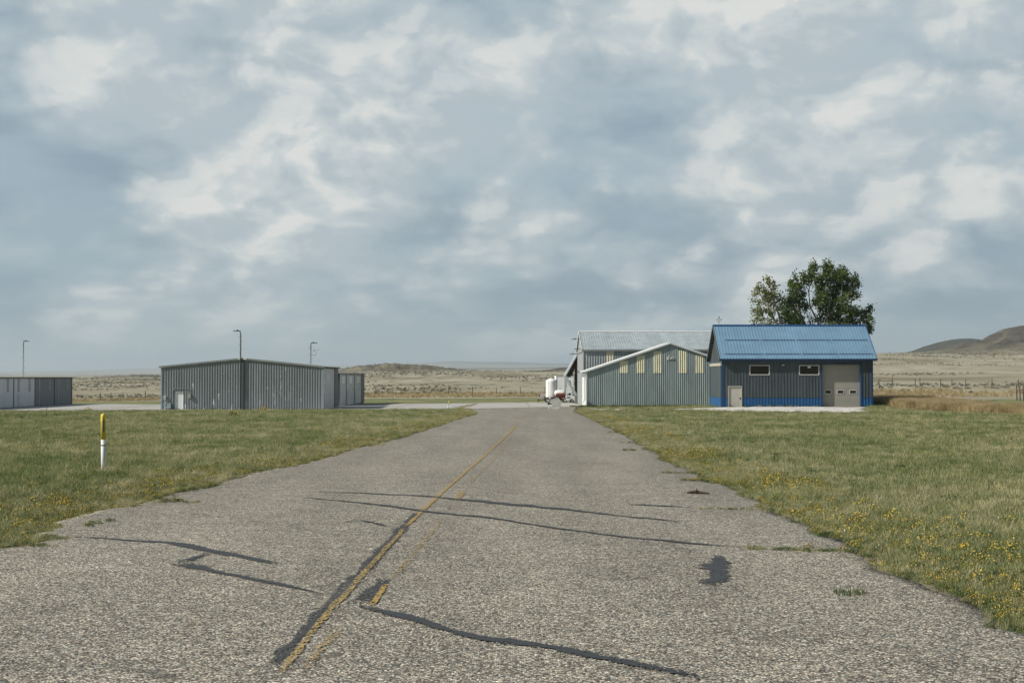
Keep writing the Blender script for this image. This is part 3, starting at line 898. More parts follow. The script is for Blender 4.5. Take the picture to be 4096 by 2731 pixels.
# ================================================================== road
ROAD_UP = 0.03
def road_z(x, y):
    return zg(x, y) + ROAD_UP
def build_road():
    ys = np.concatenate([np.arange(-24, 45, 0.18), np.arange(45, 100, 0.4), np.arange(100, 161, 0.8)])
    k = np.array([0, 0.0001, 0.02, 0.06, 0.15, 0.27, 0.4, 0.55, 0.7, 0.83, 0.93, 0.98, 0.9999, 1.0])
    Y = np.repeat(ys[:, None], len(k), 1)
    Lx = road_left(ys)[:, None]; Rx = road_right(ys)[:, None]
    X = Lx * (1 - k) + Rx * k
    X[:, 0] -= 0.05; X[:, -1] += 0.05
    Z = road_z(X, Y)
    Z[:, 0] -= 0.20; Z[:, -1] -= 0.20
    # worn, slightly crumbling shoulders
    Z[:, 1] -= 0.012; Z[:, -2] -= 0.012
    nr, nc = Y.shape
    idx = np.arange(nr * nc).reshape(nr, nc)
    faces = np.stack([idx[:-1, :-1], idx[:-1, 1:], idx[1:, 1:], idx[1:, :-1]], -1).reshape(-1, 4)
    me = np_mesh('road', np.stack([X, Y, Z], -1).reshape(-1, 3), faces, M['road'], smooth=True)
    attr(me, 'across', np.repeat(k[None, :], nr, 0))
    o = bpy.data.objects.new('road', me)
    COL.objects.link(o)
    tag(o, 'worn grey chip-seal road with faded yellow centre line', 'road', kind='structure')
    return o
road = build_road()

def ribbon(name, pts, widths, mat_, up, wob=0.02, seed=0, step=0.12, edge_floor=0.0, world=False, rag=0.9):
    """a strip lying on the road along a polyline; 'edge' runs 0 in the middle to 1 at the sides"""
    P = np.array([q if world else unproj_near(*q) for q in pts], float)
    seg = np.hypot(*(P[1:] - P[:-1]).T)
    s = np.concatenate([[0], np.cumsum(seg)])
    n = max(4, int(s[-1] / step))
    q = np.linspace(0, s[-1], n)
    x = np.interp(q, s, P[:, 0]); y = np.interp(q, s, P[:, 1])
    ker = np.ones(5) / 5
    if n > 12:
        x[2:-2] = np.convolve(x, ker, 'valid'); y[2:-2] = np.convolve(y, ker, 'valid')
    wd = np.interp(q / s[-1], np.linspace(0, 1, len(widths)), widths)
    tx = np.gradient(x); ty = np.gradient(y); l = np.hypot(tx, ty) + 1e-9
    nx, ny = -ty / l, tx / l
    jit = wob * fbm(q * 2.3, q * 0 + seed, 5, 91 + seed, 0.65)
    ks = np.array([-0.5, -0.25, 0.25, 0.5])
    wl = 0.95 + rag * fbm(q * 3.1, q * 0 + seed + 5.5, 5, 31 + seed, 0.65)
    X = x[:, None] + nx[:, None] * (ks[None] * (wd * wl)[:, None] + jit[:, None])
    Y = y[:, None] + ny[:, None] * (ks[None] * (wd * wl)[:, None] + jit[:, None])
    Z = road_z(X, Y) + up
    E = np.repeat(np.array([[1.0, 0.0, 0.0, 1.0]]), n, 0)
    ends = np.minimum(q / 0.3, (s[-1] - q) / 0.3)
    E = np.maximum(E, np.clip(1 - ends, 0, 1)[:, None])
    E = np.maximum(E, edge_floor)
    idx = np.arange(n * 4).reshape(n, 4)
    faces = np.stack([idx[:-1, :-1], idx[:-1, 1:], idx[1:, 1:], idx[1:, :-1]], -1).reshape(-1, 4)
    me = np_mesh(name, np.stack([X, Y, Z], -1).reshape(-1, 3), faces, mat_)
    attr(me, 'edge', E)
    o = bpy.data.objects.new(name, me)
    COL.objects.link(o)
    o.parent = road
    return o

def build_markings():
    line = [(1110, 2731), (1210, 2600), (1310, 2470), (1420, 2350), (1520, 2235), (1620, 2120), (1700, 2045), (1760, 1985), (1850, 1905), (1930, 1835), (1990, 1780), (2040, 1732), (2062, 1706)]
    ribbon('centre_line', line[:6], [0.07, 0.08, 0.07], M['thin_paint'], 0.008, 0.012, 1, rag=0.35)
    ribbon('centre_line', line[5:], [0.07, 0.085, 0.10, 0.13], M['road_paint'], 0.008, 0.012, 2, rag=0.35)
    ribbon('centre_line', [(2062, 1706), (2085, 1680), (2110, 1660)], [0.12, 0.08], M['faded_paint'], 0.008, 0.012, 7, rag=0.35)
    ribbon('centre_line', [(1190, 2731), (1290, 2610), (1380, 2510)], [0.09, 0.09], M['faded_paint'], 0.008, 0.012, 3, rag=0.35)
    ribbon('centre_line', [(1480, 2450), (1550, 2345)], [0.07, 0.06], M['road_paint'], 0.008, 0.012, 4, rag=0.35)
    ribbon('centre_line', [(1480, 2462), (1530, 2452)], [0.16, 0.16], M['road_paint'], 0.008, 0.012, 9, rag=0.35)
    ribbon('centre_line', [(1560, 2335), (1680, 2200), (1770, 2080)], [0.10, 0.10], M['faded_paint'], 0.008, 0.012, 5, rag=0.35, edge_floor=0.12)
    ribbon('centre_line', [(1826, 2015), (1850, 1970)], [0.13, 0.13], M['thin_paint'], 0.008, 0.012, 6, rag=0.35)
    ribbon('centre_line', [(1862, 1955), (1960, 1858), (2010, 1800), (2070, 1712)], [0.12, 0.11, 0.10], M['faded_paint'], 0.008, 0.012, 8, rag=0.35, edge_floor=0.22)
    joint = [(1690, 2060), (1600, 2160), (1500, 2270), (1400, 2370), (1280, 2500), (1180, 2610), (1110, 2690)]
    ribbon('joint_seal', [(p[0] - 22, p[1]) for p in joint], [0.13, 0.15, 0.14, 0.12, 0.10], M['tar_thin'], 0.004, 0.02, 11)
    ribbon('joint_seal', [(1545, 2330), (1445, 2432)], [0.16, 0.20], M['tar_thin'], 0.0045, 0.02, 12)
    ribbon('pale_patch', [(1720, 2000), (1680, 2045)], [0.18, 0.18], M['tar_pale'], 0.0035, 0.01, 13)
    ribbon('pale_patch', [(1425, 2330), (1300, 2450)], [0.14, 0.16], M['tar_pale'], 0.0035, 0.01, 14)
    cracks = [
        ([(270, 2158), (420, 2165), (600, 2178), (700, 2185), (820, 2210), (950, 2235), (1110, 2270)], [0.05, 0.10, 0.18, 0.16, 0.11]),
        ([(830, 2225), (760, 2248), (712, 2264)], [0.10, 0.16, 0.20]),
        ([(712, 2266), (800, 2290), (960, 2320), (1090, 2350), (1290, 2395)], [0.20, 0.14, 0.10, 0.09, 0.06]),
        ([(1430, 2432), (1560, 2470), (1700, 2510), (1900, 2570), (2060, 2595), (2200, 2605), (2450, 2660), (2700, 2710), (2850, 2745)], [0.08, 0.13, 0.15, 0.14, 0.11, 0.10]),
        ([(1240, 1978), (1400, 1978), (1700, 1993), (2000, 2022), (2250, 2045), (2500, 2075), (2750, 2100)], [0.06, 0.14, 0.16, 0.26, 0.22, 0.12, 0.05]),
        ([(1200, 1998), (1400, 2015), (1640, 2045), (1720, 2058), (1950, 2080), (2200, 2120), (2500, 2160), (2850, 2195), (3050, 2207)], [0.05, 0.12, 0.13, 0.11, 0.09, 0.09, 0.05]),
        ([(2480, 2025), (2650, 2032), (2790, 2042)], [0.05, 0.14, 0.06]),
        ([(1560, 2120), (1440, 2090), (1320, 2105)], [0.05, 0.06, 0.04]),
    ]
    for i, (p, w) in enumerate(cracks):
        ribbon('crack_seal', p, [1.08 * q for q in w], M['tar'], 0.005 + 0.0008 * i, 0.05, 20 + i)
    o = ribbon('tar_patch', [(2888, 2232), (2878, 2262), (2862, 2300), (2850, 2362)], [0.10, 0.24, 0.20, 0.22, 0.12], M['tar'], 0.006, 0.10, 40, 0.05)
    o['label'] = 'black tar patch on the bare lane'

m, t, bs = new_mat('road_pale'); p_ = wpos(t)
c_ = t.ramp(t.noise(p_, 60.0, 4.0, 0.7), [(0.3, (0.20, 0.18, 0.14)), (0.7, (0.34, 0.31, 0.25))]); t.link(c_, bs.inputs['Base Color'])
bs.inputs['Roughness'].default_value = 0.9
M['tar_pale'] = m
M['sheet_road'] = m
build_markings()

# ================================================================== apron and gravel pad
def slab(name, poly, mat_, up, cell, label, cat, soft=False, drop=0.15):
    P = np.array(poly)
    xs = np.arange(P[:, 0].min() - cell, P[:, 0].max() + 2 * cell, cell)
    ys = np.arange(P[:, 1].min() - cell, P[:, 1].max() + 2 * cell, cell)
    X, Y = np.meshgrid(xs, ys)
    ins = inside(poly, X, Y)
    d = edge_dist(poly, X, Y)
    # pull grid points just outside onto the outline so that the border follows the polygon
    me_x, me_y = X.copy(), Y.copy()
    out = (~ins) & (d < cell * 1.5)
    n = len(poly)
    best = np.full(X.shape, 1e9)
    for i in range(n):
        ax, ay = poly[i]; bx, by = poly[(i + 1) % n]
        L = (bx - ax) ** 2 + (by - ay) ** 2
        k = np.clip(((X - ax) * (bx - ax) + (Y - ay) * (by - ay)) / L, 0, 1)
        qx = ax + k * (bx - ax); qy = ay + k * (by - ay)
        dd = np.hypot(X - qx, Y - qy)
        m_ = out & (dd < best)
        me_x[m_] = qx[m_]; me_y[m_] = qy[m_]; best[m_] = dd[m_]
    use = ins | out
    Z = zg(me_x, me_y) + up
    idx = -np.ones(X.shape, int); idx[use] = np.arange(use.sum())
    verts = np.stack([me_x[use], me_y[use], Z[use]], -1)
    q = np.stack([idx[:-1, :-1], idx[:-1, 1:], idx[1:, 1:], idx[1:, :-1]], -1).reshape(-1, 4)
    anyin = np.stack([ins[:-1, :-1], ins[:-1, 1:], ins[1:, 1:], ins[1:, :-1]], -1).reshape(-1, 4).any(1)
    q = q[(q >= 0).all(1) & anyin]
    me = np_mesh(name, verts, q, mat_)
    e = np.where(ins, np.clip(1 - d / 1.6, 0, 1), 1.0)
    attr(me, 'edge', e[use])
    o = bpy.data.objects.new(name, me)
    COL.objects.link(o)
    sol = o.modifiers.new('thickness', 'SOLIDIFY'); sol.thickness = drop; sol.offset = -1.0
    tag(o, label, cat, kind='structure')
    return o
apron = slab('apron', APRON, M['concrete'], 0.035, 1.0, 'pale concrete apron between the hangars', 'apron')
pad = slab('gravel_pad', PAD, M['gravel'], 0.05, 0.4, 'white gravel strip along the foot of the blue-roofed barn', 'gravel pad', drop=0.0)
pad.modifiers.clear()

def apron_strip(name, p0, p1, w, mat_, up=0.045):
    n = max(2, int(math.hypot(p1[0] - p0[0], p1[1] - p0[1]) / 1.0))
    x = np.linspace(p0[0], p1[0], n); y = np.linspace(p0[1], p1[1], n)
    l = math.hypot(p1[0] - p0[0], p1[1] - p0[1]); nx, ny = -(p1[1] - p0[1]) / l, (p1[0] - p0[0]) / l
    ww = w * (0.7 + 0.9 * (fbm(x * 0.9, y * 0.9, 3, 61) + 0.3))
    A = np.stack([x + nx * ww, y + ny * ww], -1); B = np.stack([x - nx * ww, y - ny * ww], -1)
    V = np.concatenate([A, B]); Z = zg(V[:, 0], V[:, 1]) + up
    i = np.arange(n - 1)
    F = np.stack([i + n, i + n + 1, i + 1, i], -1)
    me = np_mesh(name, np.column_stack([V, Z]), F, mat_)
    o = bpy.data.objects.new(name, me); COL.objects.link(o); o.parent = apron
    return o
apron_strip('joint_weeds', unproj(1830, 1634)[:2], unproj(1907, 1615)[:2], 0.35, M['weed_brown'])
apron_strip('joint_weeds', unproj(1795, 1634)[:2], unproj(1890, 1618)[:2], 0.12, M['weed_brown'])
apron_strip('joint_weeds', unproj(300, 1641)[:2], unproj(640, 1622)[:2], 0.18, M['weed_brown'])
for (a, b) in (((-20, 178), (8, 178)), ((-20, 190), (8, 190)), ((-5, 162), (-5, 199)), ((-14, 166), (-14, 199)), ((2, 160), (2, 199)), ((-62, 176), (-43, 176)), ((-52, 166), (-52, 202)), ((-62, 190), (-43, 190))):
    apron_strip('slab_joint', a, b, 0.035, M['soil_dark'])


# ================================================================== ribbed sheet cladding
def profile(width, pitch, rib_d, rib_w, flank, phase=0.5):
    """cross-section of ribbed sheet: list of (s, depth)"""
    pts = [(0.0, 0.0)]
    n = int(round(width / pitch))
    n = max(1, n)
    pt = width / n
    for i in range(n):
        c = (i + phase) * pt
        for s, d in ((c - rib_w / 2 - flank, 0), (c - rib_w / 2, rib_d), (c + rib_w / 2, rib_d), (c + rib_w / 2 + flank, 0)):
            if 0.0 < s < width:
                pts.append((s, d))
    pts.append((width, 0.0))
    return pts

def sheet(name, org, along, out, width, zb, zt, prof, mat_, parent, holes=()):
    """one vertical ribbed sheet. org: (x, y) of its start, along/out: unit vectors in plan,
    zb/zt: bottom and top height as functions of s, holes: (s0, s1, z0, z1) left open"""
    S = sorted(set([s for s, d in prof] + [h for q in holes for h in q[:2] if 0 < h < width]))
    dep = np.interp(S, [s for s, d in prof], [d for s, d in prof])
    mb = MB()
    def P(i, z):
        s = S[i]; d = dep[i]
        return (org[0] + along[0] * s + out[0] * d, org[1] + along[1] * s + out[1] * d, z)
    for i in range(len(S) - 1):
        mid = 0.5 * (S[i] + S[i + 1])
        cuts = sorted([(q[2], q[3]) for q in holes if q[0] < mid < q[1]])
        lo = ('f', zb)
        segs = []
        cur = None
        start = (zb(S[i]), zb(S[i + 1]))
        for (c0, c1) in cuts:
            if c0 > max(start) + 1e-4:
                segs.append((start, (c0, c0)))
            start = (c1, c1)
        top = (zt(S[i]), zt(S[i + 1]))
        if min(top) > max(start) - 1e-6 or max(top) > max(start) + 1e-4:
            segs.append((start, (max(top[0], start[0]), max(top[1], start[1]))))
        for (a, b) in segs:
            mb.quad(P(i, a[0]), P(i + 1, a[1]), P(i + 1, b[1]), P(i, b[0]))
    if not mb.f:
        return None
    return mb.build(name, mat_, parent)

def wall_of_sheets(name, org, along, out, width, zb, zt, mat_, parent, panel=0.914, pitch=0.305, rib=0.035, rib_w=0.07, flank=0.03, holes=(), mats=None):
    n = max(1, int(round(width / panel)))
    w = width / n
    prof = profile(w, w / max(1, round(w / pitch)), rib, rib_w, flank)
    for i in range(n):
        s0 = i * w
        o = (org[0] + along[0] * s0, org[1] + along[1] * s0)
        hs = [(h[0] - s0, h[1] - s0, h[2], h[3]) for h in holes if h[1] > s0 and h[0] < s0 + w]
        mm = mats(i) if mats else mat_
        sheet(name, o, along, out, w, (lambda s, s0=s0: zb(s0 + s)), (lambda s, s0=s0: zt(s0 + s)), prof, mm, parent, hs)
    return n, w

def roof_sheets(name, p_eave, p_ridge, along, width, mat_, parent, panel=0.914, pitch=0.305, rib=0.025, rib_w=0.04, flank=0.015, end_mat=None):
    """sheets running from eave to ridge; p_eave and p_ridge are 3-D points at the start of the run"""
    e = Vector(p_eave); r = Vector(p_ridge); a = Vector(along).normalized()
    up = a.cross(r - e).normalized()
    if up.z < 0: up = -up
    n = max(1, int(round(width / panel))); w = width / n
    prof = profile(w, w / max(1, round(w / pitch)), rib, rib_w, flank)
    for i in range(n):
        mb = MB()
        for k in range(len(prof) - 1):
            (s0, d0), (s1, d1) = prof[k], prof[k + 1]
            A = e + a * (i * w + s0) + up * d0; B = e + a * (i * w + s1) + up * d1
            C = r + a * (i * w + s1) + up * d1; D = r + a * (i * w + s0) + up * d0
            mb.quad(tuple(A), tuple(B), tuple(C), tuple(D))
            # turned-down drip edge at the eave
            mb.quad(tuple(e + a * (i * w + s0) - up * 0.03), tuple(e + a * (i * w + s1) - up * 0.03), tuple(B), tuple(A))
        mb.build(name, mat_, parent)

def plank(mb, a, b, thick, wide, up=(0, 0, 1)):
    """a bar from a to b: thick across, wide along up"""
    a = Vector(a); b = Vector(b); t = (b - a).normalized(); u = Vector(up)
    u = (u - t * u.dot(t)).normalized(); n = t.cross(u)
    pts = [a - n * thick / 2 - u * wide / 2, a + n * thick / 2 - u * wide / 2, a + n * thick / 2 + u * wide / 2, a - n * thick / 2 + u * wide / 2]
    mb.prism([tuple(p) for p in pts], tuple(b - a))
    return mb

# ================================================================== blue-roofed barn
def build_barn():
    x0, x1, y0, y1 = 20.62, 35.32, 139.4, 147.6
    zb, ze, zr = BARN_Z, 3.52, 6.62
    ym = (y0 + y1) / 2
    B = empty('barn', ((x0 + x1) / 2, y0, zb), 'blue metal roofed pole barn with grey siding and blue wainscot', 'barn')
    wain = zb + 0.92
    fl = lambda s: zb - 0.25
    up = lambda s: ze + 0.02
    holes = [(21.21 - x0, 22.47 - x0, zb - 0.3, 0.53), (23.30 - x0, 25.21 - x0, 1.71, 2.61), (28.16 - x0, 30.07 - x0, 1.71, 2.61), (30.41 - x0, 34.15 - x0, zb - 0.3, 2.71)]
    # front
    wall_of_sheets('wainscot_panel', (x0, y0), (1, 0), (0, -1), x1 - x0, fl, lambda s: wain, M['blue_wainscot'], B, rib=0.032, rib_w=0.032, flank=0.016, holes=holes)
    wall_of_sheets('wall_panel', (x0, y0 - 0.004), (1, 0), (0, -1), x1 - x0, lambda s: wain + 0.002, up, M['siding_blue_grey'], B, rib=0.032, rib_w=0.032, flank=0.016, holes=holes)
    # back and right side
    wall_of_sheets('wall_panel', (x1, y1), (-1, 0), (0, 1), x1 - x0, fl, up, M['siding_blue_grey'], B, rib=0.022, rib_w=0.03, flank=0.014)
    gab = lambda s: ze + (zr - 0.12 - ze) * (1 - abs(s - (y1 - y0) / 2) / ((y1 - y0) / 2))
    wall_of_sheets('wall_panel', (x1, y0), (0, 1), (1, 0), y1 - y0, fl, gab, M['siding_blue_grey'], B, rib=0.022, rib_w=0.03, flank=0.014)
    wall_of_sheets('wainscot_panel', (x0, y1), (0, -1), (-1, 0), y1 - y0, fl, lambda s: wain, M['blue_wainscot'], B, rib=0.018, rib_w=0.03, flank=0.014)
    wall_of_sheets('wall_panel', (x0 - 0.004, y1), (0, -1), (-1, 0), y1 - y0, lambda s: wain + 0.002, gab, M['siding_blue_grey'], B, rib=0.018, rib_w=0.03, flank=0.014)
    # a closed slider and its header on the gable facing the road
    sd = MB().box(x0 - 0.11, x0 - 0.04, y0 + 0.5, y1 - 0.6, wain + 0.02, 2.55).build('sliding_door', M['siding_blue_grey'], B)
    MB().box(x0 - 0.112, x0 - 0.04, y0 + 0.5, y1 - 0.6, zb + 0.05, wain).build('kick_panel', M['blue_wainscot'], sd)
    MB().box(x0 - 0.16, x0 - 0.03, y0 + 0.25, y1 - 0.3, 2.58, 2.86).build('door_track_cover', M['strip_tan'], B)
    # trims
    for (cx, cy, sx, sy) in ((x0, y0, -1, -1), (x1, y0, 1, -1), (x0, y1, -1, 1), (x1, y1, 1, 1)):
        mb = MB()
        mb.box(min(cx, cx - sx * 0.14), max(cx, cx - sx * 0.14) + 0.0, min(cy + sy * 0.026, cy + sy * 0.05), max(cy + sy * 0.026, cy + sy * 0.05), zb - 0.1, ze)
        mb.box(min(cx + sx * 0.026, cx + sx * 0.05), max(cx + sx * 0.026, cx + sx * 0.05), min(cy + sy * 0.05, cy - sy * 0.14), max(cy + sy * 0.05, cy - sy * 0.14), zb - 0.1, ze)
        mb.build('corner_trim', M['blue_trim'], B)
    mb = MB()
    segs = [(x0 + 0.16, 21.19), (22.49, 30.30), (34.26, x1 - 0.16)]
    for (a, b) in segs: MB().box(a, b, y0 - 0.034, y0 - 0.006, wain - 0.02, wain + 0.02).build('wainscot_trim', M['blue_trim'], B)
    MB().box(x0, x1, y0 + 0.01, y1 - 0.01, zb - 0.4, zb + 0.02).build('floor_slab', M['concrete'], B)
    # roof
    oh, rk = 0.46, 0.36
    slope = (zr - ze) / (ym - y0)
    ef = (x0 - rk, y0 - oh, ze - slope * oh + 0.10); rf = (x0 - rk, ym, zr + 0.10)
    eb = (x0 - rk, y1 + oh, ze - slope * oh + 0.10)
    W_ = x1 - x0 + 2 * rk
    roof_sheets('roof_panel', ef, rf, (1, 0, 0), W_, M['blue_roof'], B)
    roof_sheets('roof_panel', eb, rf, (1, 0, 0), W_, M['blue_roof'], B)
    MB().prism([(x0 - rk, ym - 0.22, zr + 0.10 - 0.22 * slope + 0.045), (x0 - rk, ym, zr + 0.155), (x0 - rk, ym + 0.22, zr + 0.10 - 0.22 * slope + 0.045),
                (x0 - rk, ym + 0.22, zr + 0.10 - 0.22 * slope + 0.03), (x0 - rk, ym, zr + 0.135), (x0 - rk, ym - 0.22, zr + 0.10 - 0.22 * slope + 0.03)], (W_, 0, 0)).build('ridge_cap', M['blue_trim'], B)
    for (e, s) in ((ef, -1), (eb, 1)):
        MB().box(x0 - rk - 0.02, x1 + rk + 0.02, min(e[1], e[1] - s * 0.03) - 0.012 * (s < 0), max(e[1], e[1] - s * 0.03) + 0.012 * (s > 0), e[2] - 0.21, e[2] - 0.035).build('fascia', M['dark_blue'], B)
        MB().box(x0 - rk, x1 + rk, min(e[1] - s * 0.035, y0 if s < 0 else y1), max(e[1] - s * 0.035, y0 if s < 0 else y1), e[2] - 0.18, e[2] - 0.15).build('soffit', M['siding_blue_grey'], B)
    for xx in (x0 - rk, x1 + rk):
        for (e, s) in ((ef, 1), (eb, -1)):
            mb = MB()
            a = Vector((xx, e[1], e[2] - 0.10)); b = Vector((xx, ym, zr - 0.005))
            plank(mb, a, b, 0.05, 0.24)
            mb.build('rake_trim', M['blue_trim'] if xx > x0 else M['slate_metal'], B)
            # soffit under the rake
            sx = rk if xx < x0 else -rk
            MB().quad((xx, e[1], e[2] - 0.19), (xx + sx, e[1], e[2] - 0.19), (xx + sx, ym, zr - 0.10), (xx, ym, zr - 0.10)).build('rake_soffit', M['slate_metal'], B)
    # snow guards
    nrm = Vector((0, -(zr - ze), (ym - y0))).normalized()
    for (k, xs) in ((0.47, [(21.2, 24.55), (24.75, 28.1), (28.3, 31.65), (31.85, 35.3)]), (0.88, [(20.9, 24.6), (24.8, 28.3), (28.5, 31.9), (32.1, 35.4)])):
        for (a, b) in xs:
            c = Vector(rf).lerp(Vector(ef), k)
            mb = MB()
            p = Vector((a, c.y, c.z)) + nrm * 0.10; q = Vector((b, c.y, c.z)) + nrm * 0.10
            plank(mb, p, q, 0.03, 0.055)
            g = mb.build('snow_guard', M['blue_trim'], B)
            mb = MB()
            n = int((b - a) / 0.305)
            for i in range(n + 1):
                xx = a + 0.02 + (b - a - 0.04) * i / n
                v = Vector((xx, c.y, c.z))
                plank(mb, v + nrm * 0.0, v + nrm * 0.10, 0.03, 0.05, (1, 0, 0))
            mb.build('guard_bracket', M['blue_trim'], g)['kind'] = 'stuff'
    # windows
    for (a, b) in ((23.30, 25.21), (28.16, 30.07)):
        w = MB()
        for (p, q, r, s) in ((a - 0.02, b + 0.02, 2.59, 2.635), (a - 0.02, b + 0.02, 1.69, 1.745), (a - 0.02, a + 0.035, 1.745, 2.59), (b - 0.035, b + 0.02, 1.745, 2.59)):
            w.box(p, q, y0 - 0.050, y0 + 0.05, r, s)
        wf = w.build('window', M['frame_white'], B)
        MB().box(a + 0.035, b - 0.035, y0 + 0.02, y0 + 0.035, 1.745, 2.59).build('pane', M['glass_dark'], wf)
        tr = MB()
        tr.box(a - 0.14, b + 0.14, y0 - 0.034, y0 - 0.004, 2.645, 2.74)
        tr.box(a - 0.14, b + 0.14, y0 - 0.034, y0 - 0.004, 1.58, 1.675)
        tr.box(a - 0.14, a - 0.033, y0 - 0.034, y0 - 0.004, 1.675, 2.645); tr.box(b + 0.033, b + 0.14, y0 - 0.034, y0 - 0.004, 1.675, 2.645)
        tr.build('casing', M['slate_metal'], wf)
        if a > 26:
            st = MB().box(28.98, 29.28, y0 + 0.010, y0 + 0.018, 2.36, 2.555).build('sticker', M['sticker'], wf)
    # walk door
    a, b, zt = 21.21, 22.47, 0.53
    fr = MB()
    fr.box(a - 0.06, a + 0.02, y0 - 0.05, y0 + 0.08, zb, zt); fr.box(b - 0.02, b + 0.06, y0 - 0.05, y0 + 0.08, zb, zt); fr.box(a - 0.06, b + 0.06, y0 - 0.05, y0 + 0.08, zt + 0.001, zt + 0.08)
    d = MB().box(a + 0.02, b - 0.02, y0 + 0.03, y0 + 0.08, zb + 0.03, zt - 0.001).build('door', M['door_cream'], B)
    fr.build('door_frame', M['strip_tan'], d)
    MB().box(b - 0.17, b - 0.07, y0 - 0.03, y0 + 0.03, -0.68, -0.52).build('handle', M['black'], d)
    # overhead door of six sections
    a, b, z0, z1 = 30.41, 34.15, zb + 0.03, 2.71
    gd = MB()
    for (p, q) in ((a - 0.10, a + 0.0), (b - 0.0, b + 0.10)):
        gd.box(p, q, y0 - 0.055, y0 + 0.43, zb, z1)
    gd.box(a - 0.10, b + 0.10, y0 - 0.055, y0 + 0.43, z1 + 0.001, z1 + 0.10)
    G = gd.build('overhead_door', M['blue_trim'], B)
    n = 7; h = (z1 - z0) / n
    for i in range(n):
        mb = MB()
        zc0, zc1 = z0 + i * h + 0.008, z0 + (i + 1) * h - 0.008
        mb.box(a + 0.002, b - 0.002, y0 + 0.34, y0 + 0.39, zc0, zc1)
        for k in range(3):
            zz = zc0 + (zc1 - zc0) * (k + 0.5) / 3
            mb.box(a + 0.02, b - 0.02, y0 + 0.336, y0 + 0.341, zz - 0.05, zz + 0.05)
        mb.build('door_section', M['door_tan'], G)
    MB().box(a + 0.003, b - 0.003, y0 + 0.355, y0 + 0.385, z0, z1).build('door_backing', M['strip_tan'], G)
    for (p, q) in ((30.76, 31.31), (31.95, 32.56), (33.17, 33.78)):
        w = MB()
        za, zc = -0.117, 0.167
        w.box(p - 0.04, q + 0.04, y0 + 0.310, y0 + 0.335, zc, zc + 0.04); w.box(p - 0.04, q + 0.04, y0 + 0.310, y0 + 0.335, za - 0.04, za)
        w.box(p - 0.04, p, y0 + 0.310, y0 + 0.335, za, zc); w.box(q, q + 0.04, y0 + 0.310, y0 + 0.335, za, zc)
        wf = w.build('door_window', M['frame_white'], G)
    for (p, q) in ((30.76, 31.31), (31.95, 32.56), (33.17, 33.78)):
        MB().box(p, q, y0 + 0.328, y0 + 0.3345, -0.117, 0.167).build('door_pane', M['glass_dark'], G)
    # wall light
    lt = MB().box(26.46, 26.66, y0 - 0.16, y0 - 0.02, 2.60, 2.70).build('wall_light', M['frame_white'], B)
    MB().box(26.48, 26.64, y0 - 0.165, y0 - 0.161, 2.615, 2.665).build('lens', M['lamp_glass'], lt)
    # weather vane near the road end of the ridge
    vx, vz = 20.9, zr + 0.14
    mb = MB()
    mb.tube([(vx, ym, vz), (vx, ym, vz + 0.80)], 0.018, 6)
    mb.tube([(vx - 0.17, ym, vz + 0.30), (vx + 0.17, ym, vz + 0.30)], 0.014, 6)
    mb.tube([(vx, ym - 0.17, vz + 0.30), (vx, ym + 0.17, vz + 0.30)], 0.014, 6)
    mb.tube([(vx - 0.22, ym, vz + 0.50), (vx + 0.22, ym, vz + 0.50)], 0.014, 6)
    mb.prism([(vx + 0.12, ym, vz + 0.50), (vx + 0.26, ym, vz + 0.42), (vx + 0.26, ym, vz + 0.60)], (0, 0.02, 0))
    mb.prism([(vx - 0.30, ym, vz + 0.50), (vx - 0.18, ym, vz + 0.44), (vx - 0.18, ym, vz + 0.56)], (0, 0.02, 0))
    mb.prism([(vx - 0.06, ym, vz + 0.62), (vx + 0.06, ym, vz + 0.62), (vx + 0.03, ym, vz + 0.80), (vx, ym, vz + 0.90), (vx - 0.03, ym, vz + 0.80)], (0, 0.02, 0))
    mb.build('weather_vane', M['black'], B)
M['door_cream'] = mat('door_cream', (0.47, 0.455, 0.40), 0.55, 0.0, 0.05, 1.0)
M['dark_blue'] = mat('dark_blue', (0.012, 0.030, 0.075), 0.5, 0.0, 0.1, 2.0)
build_barn()

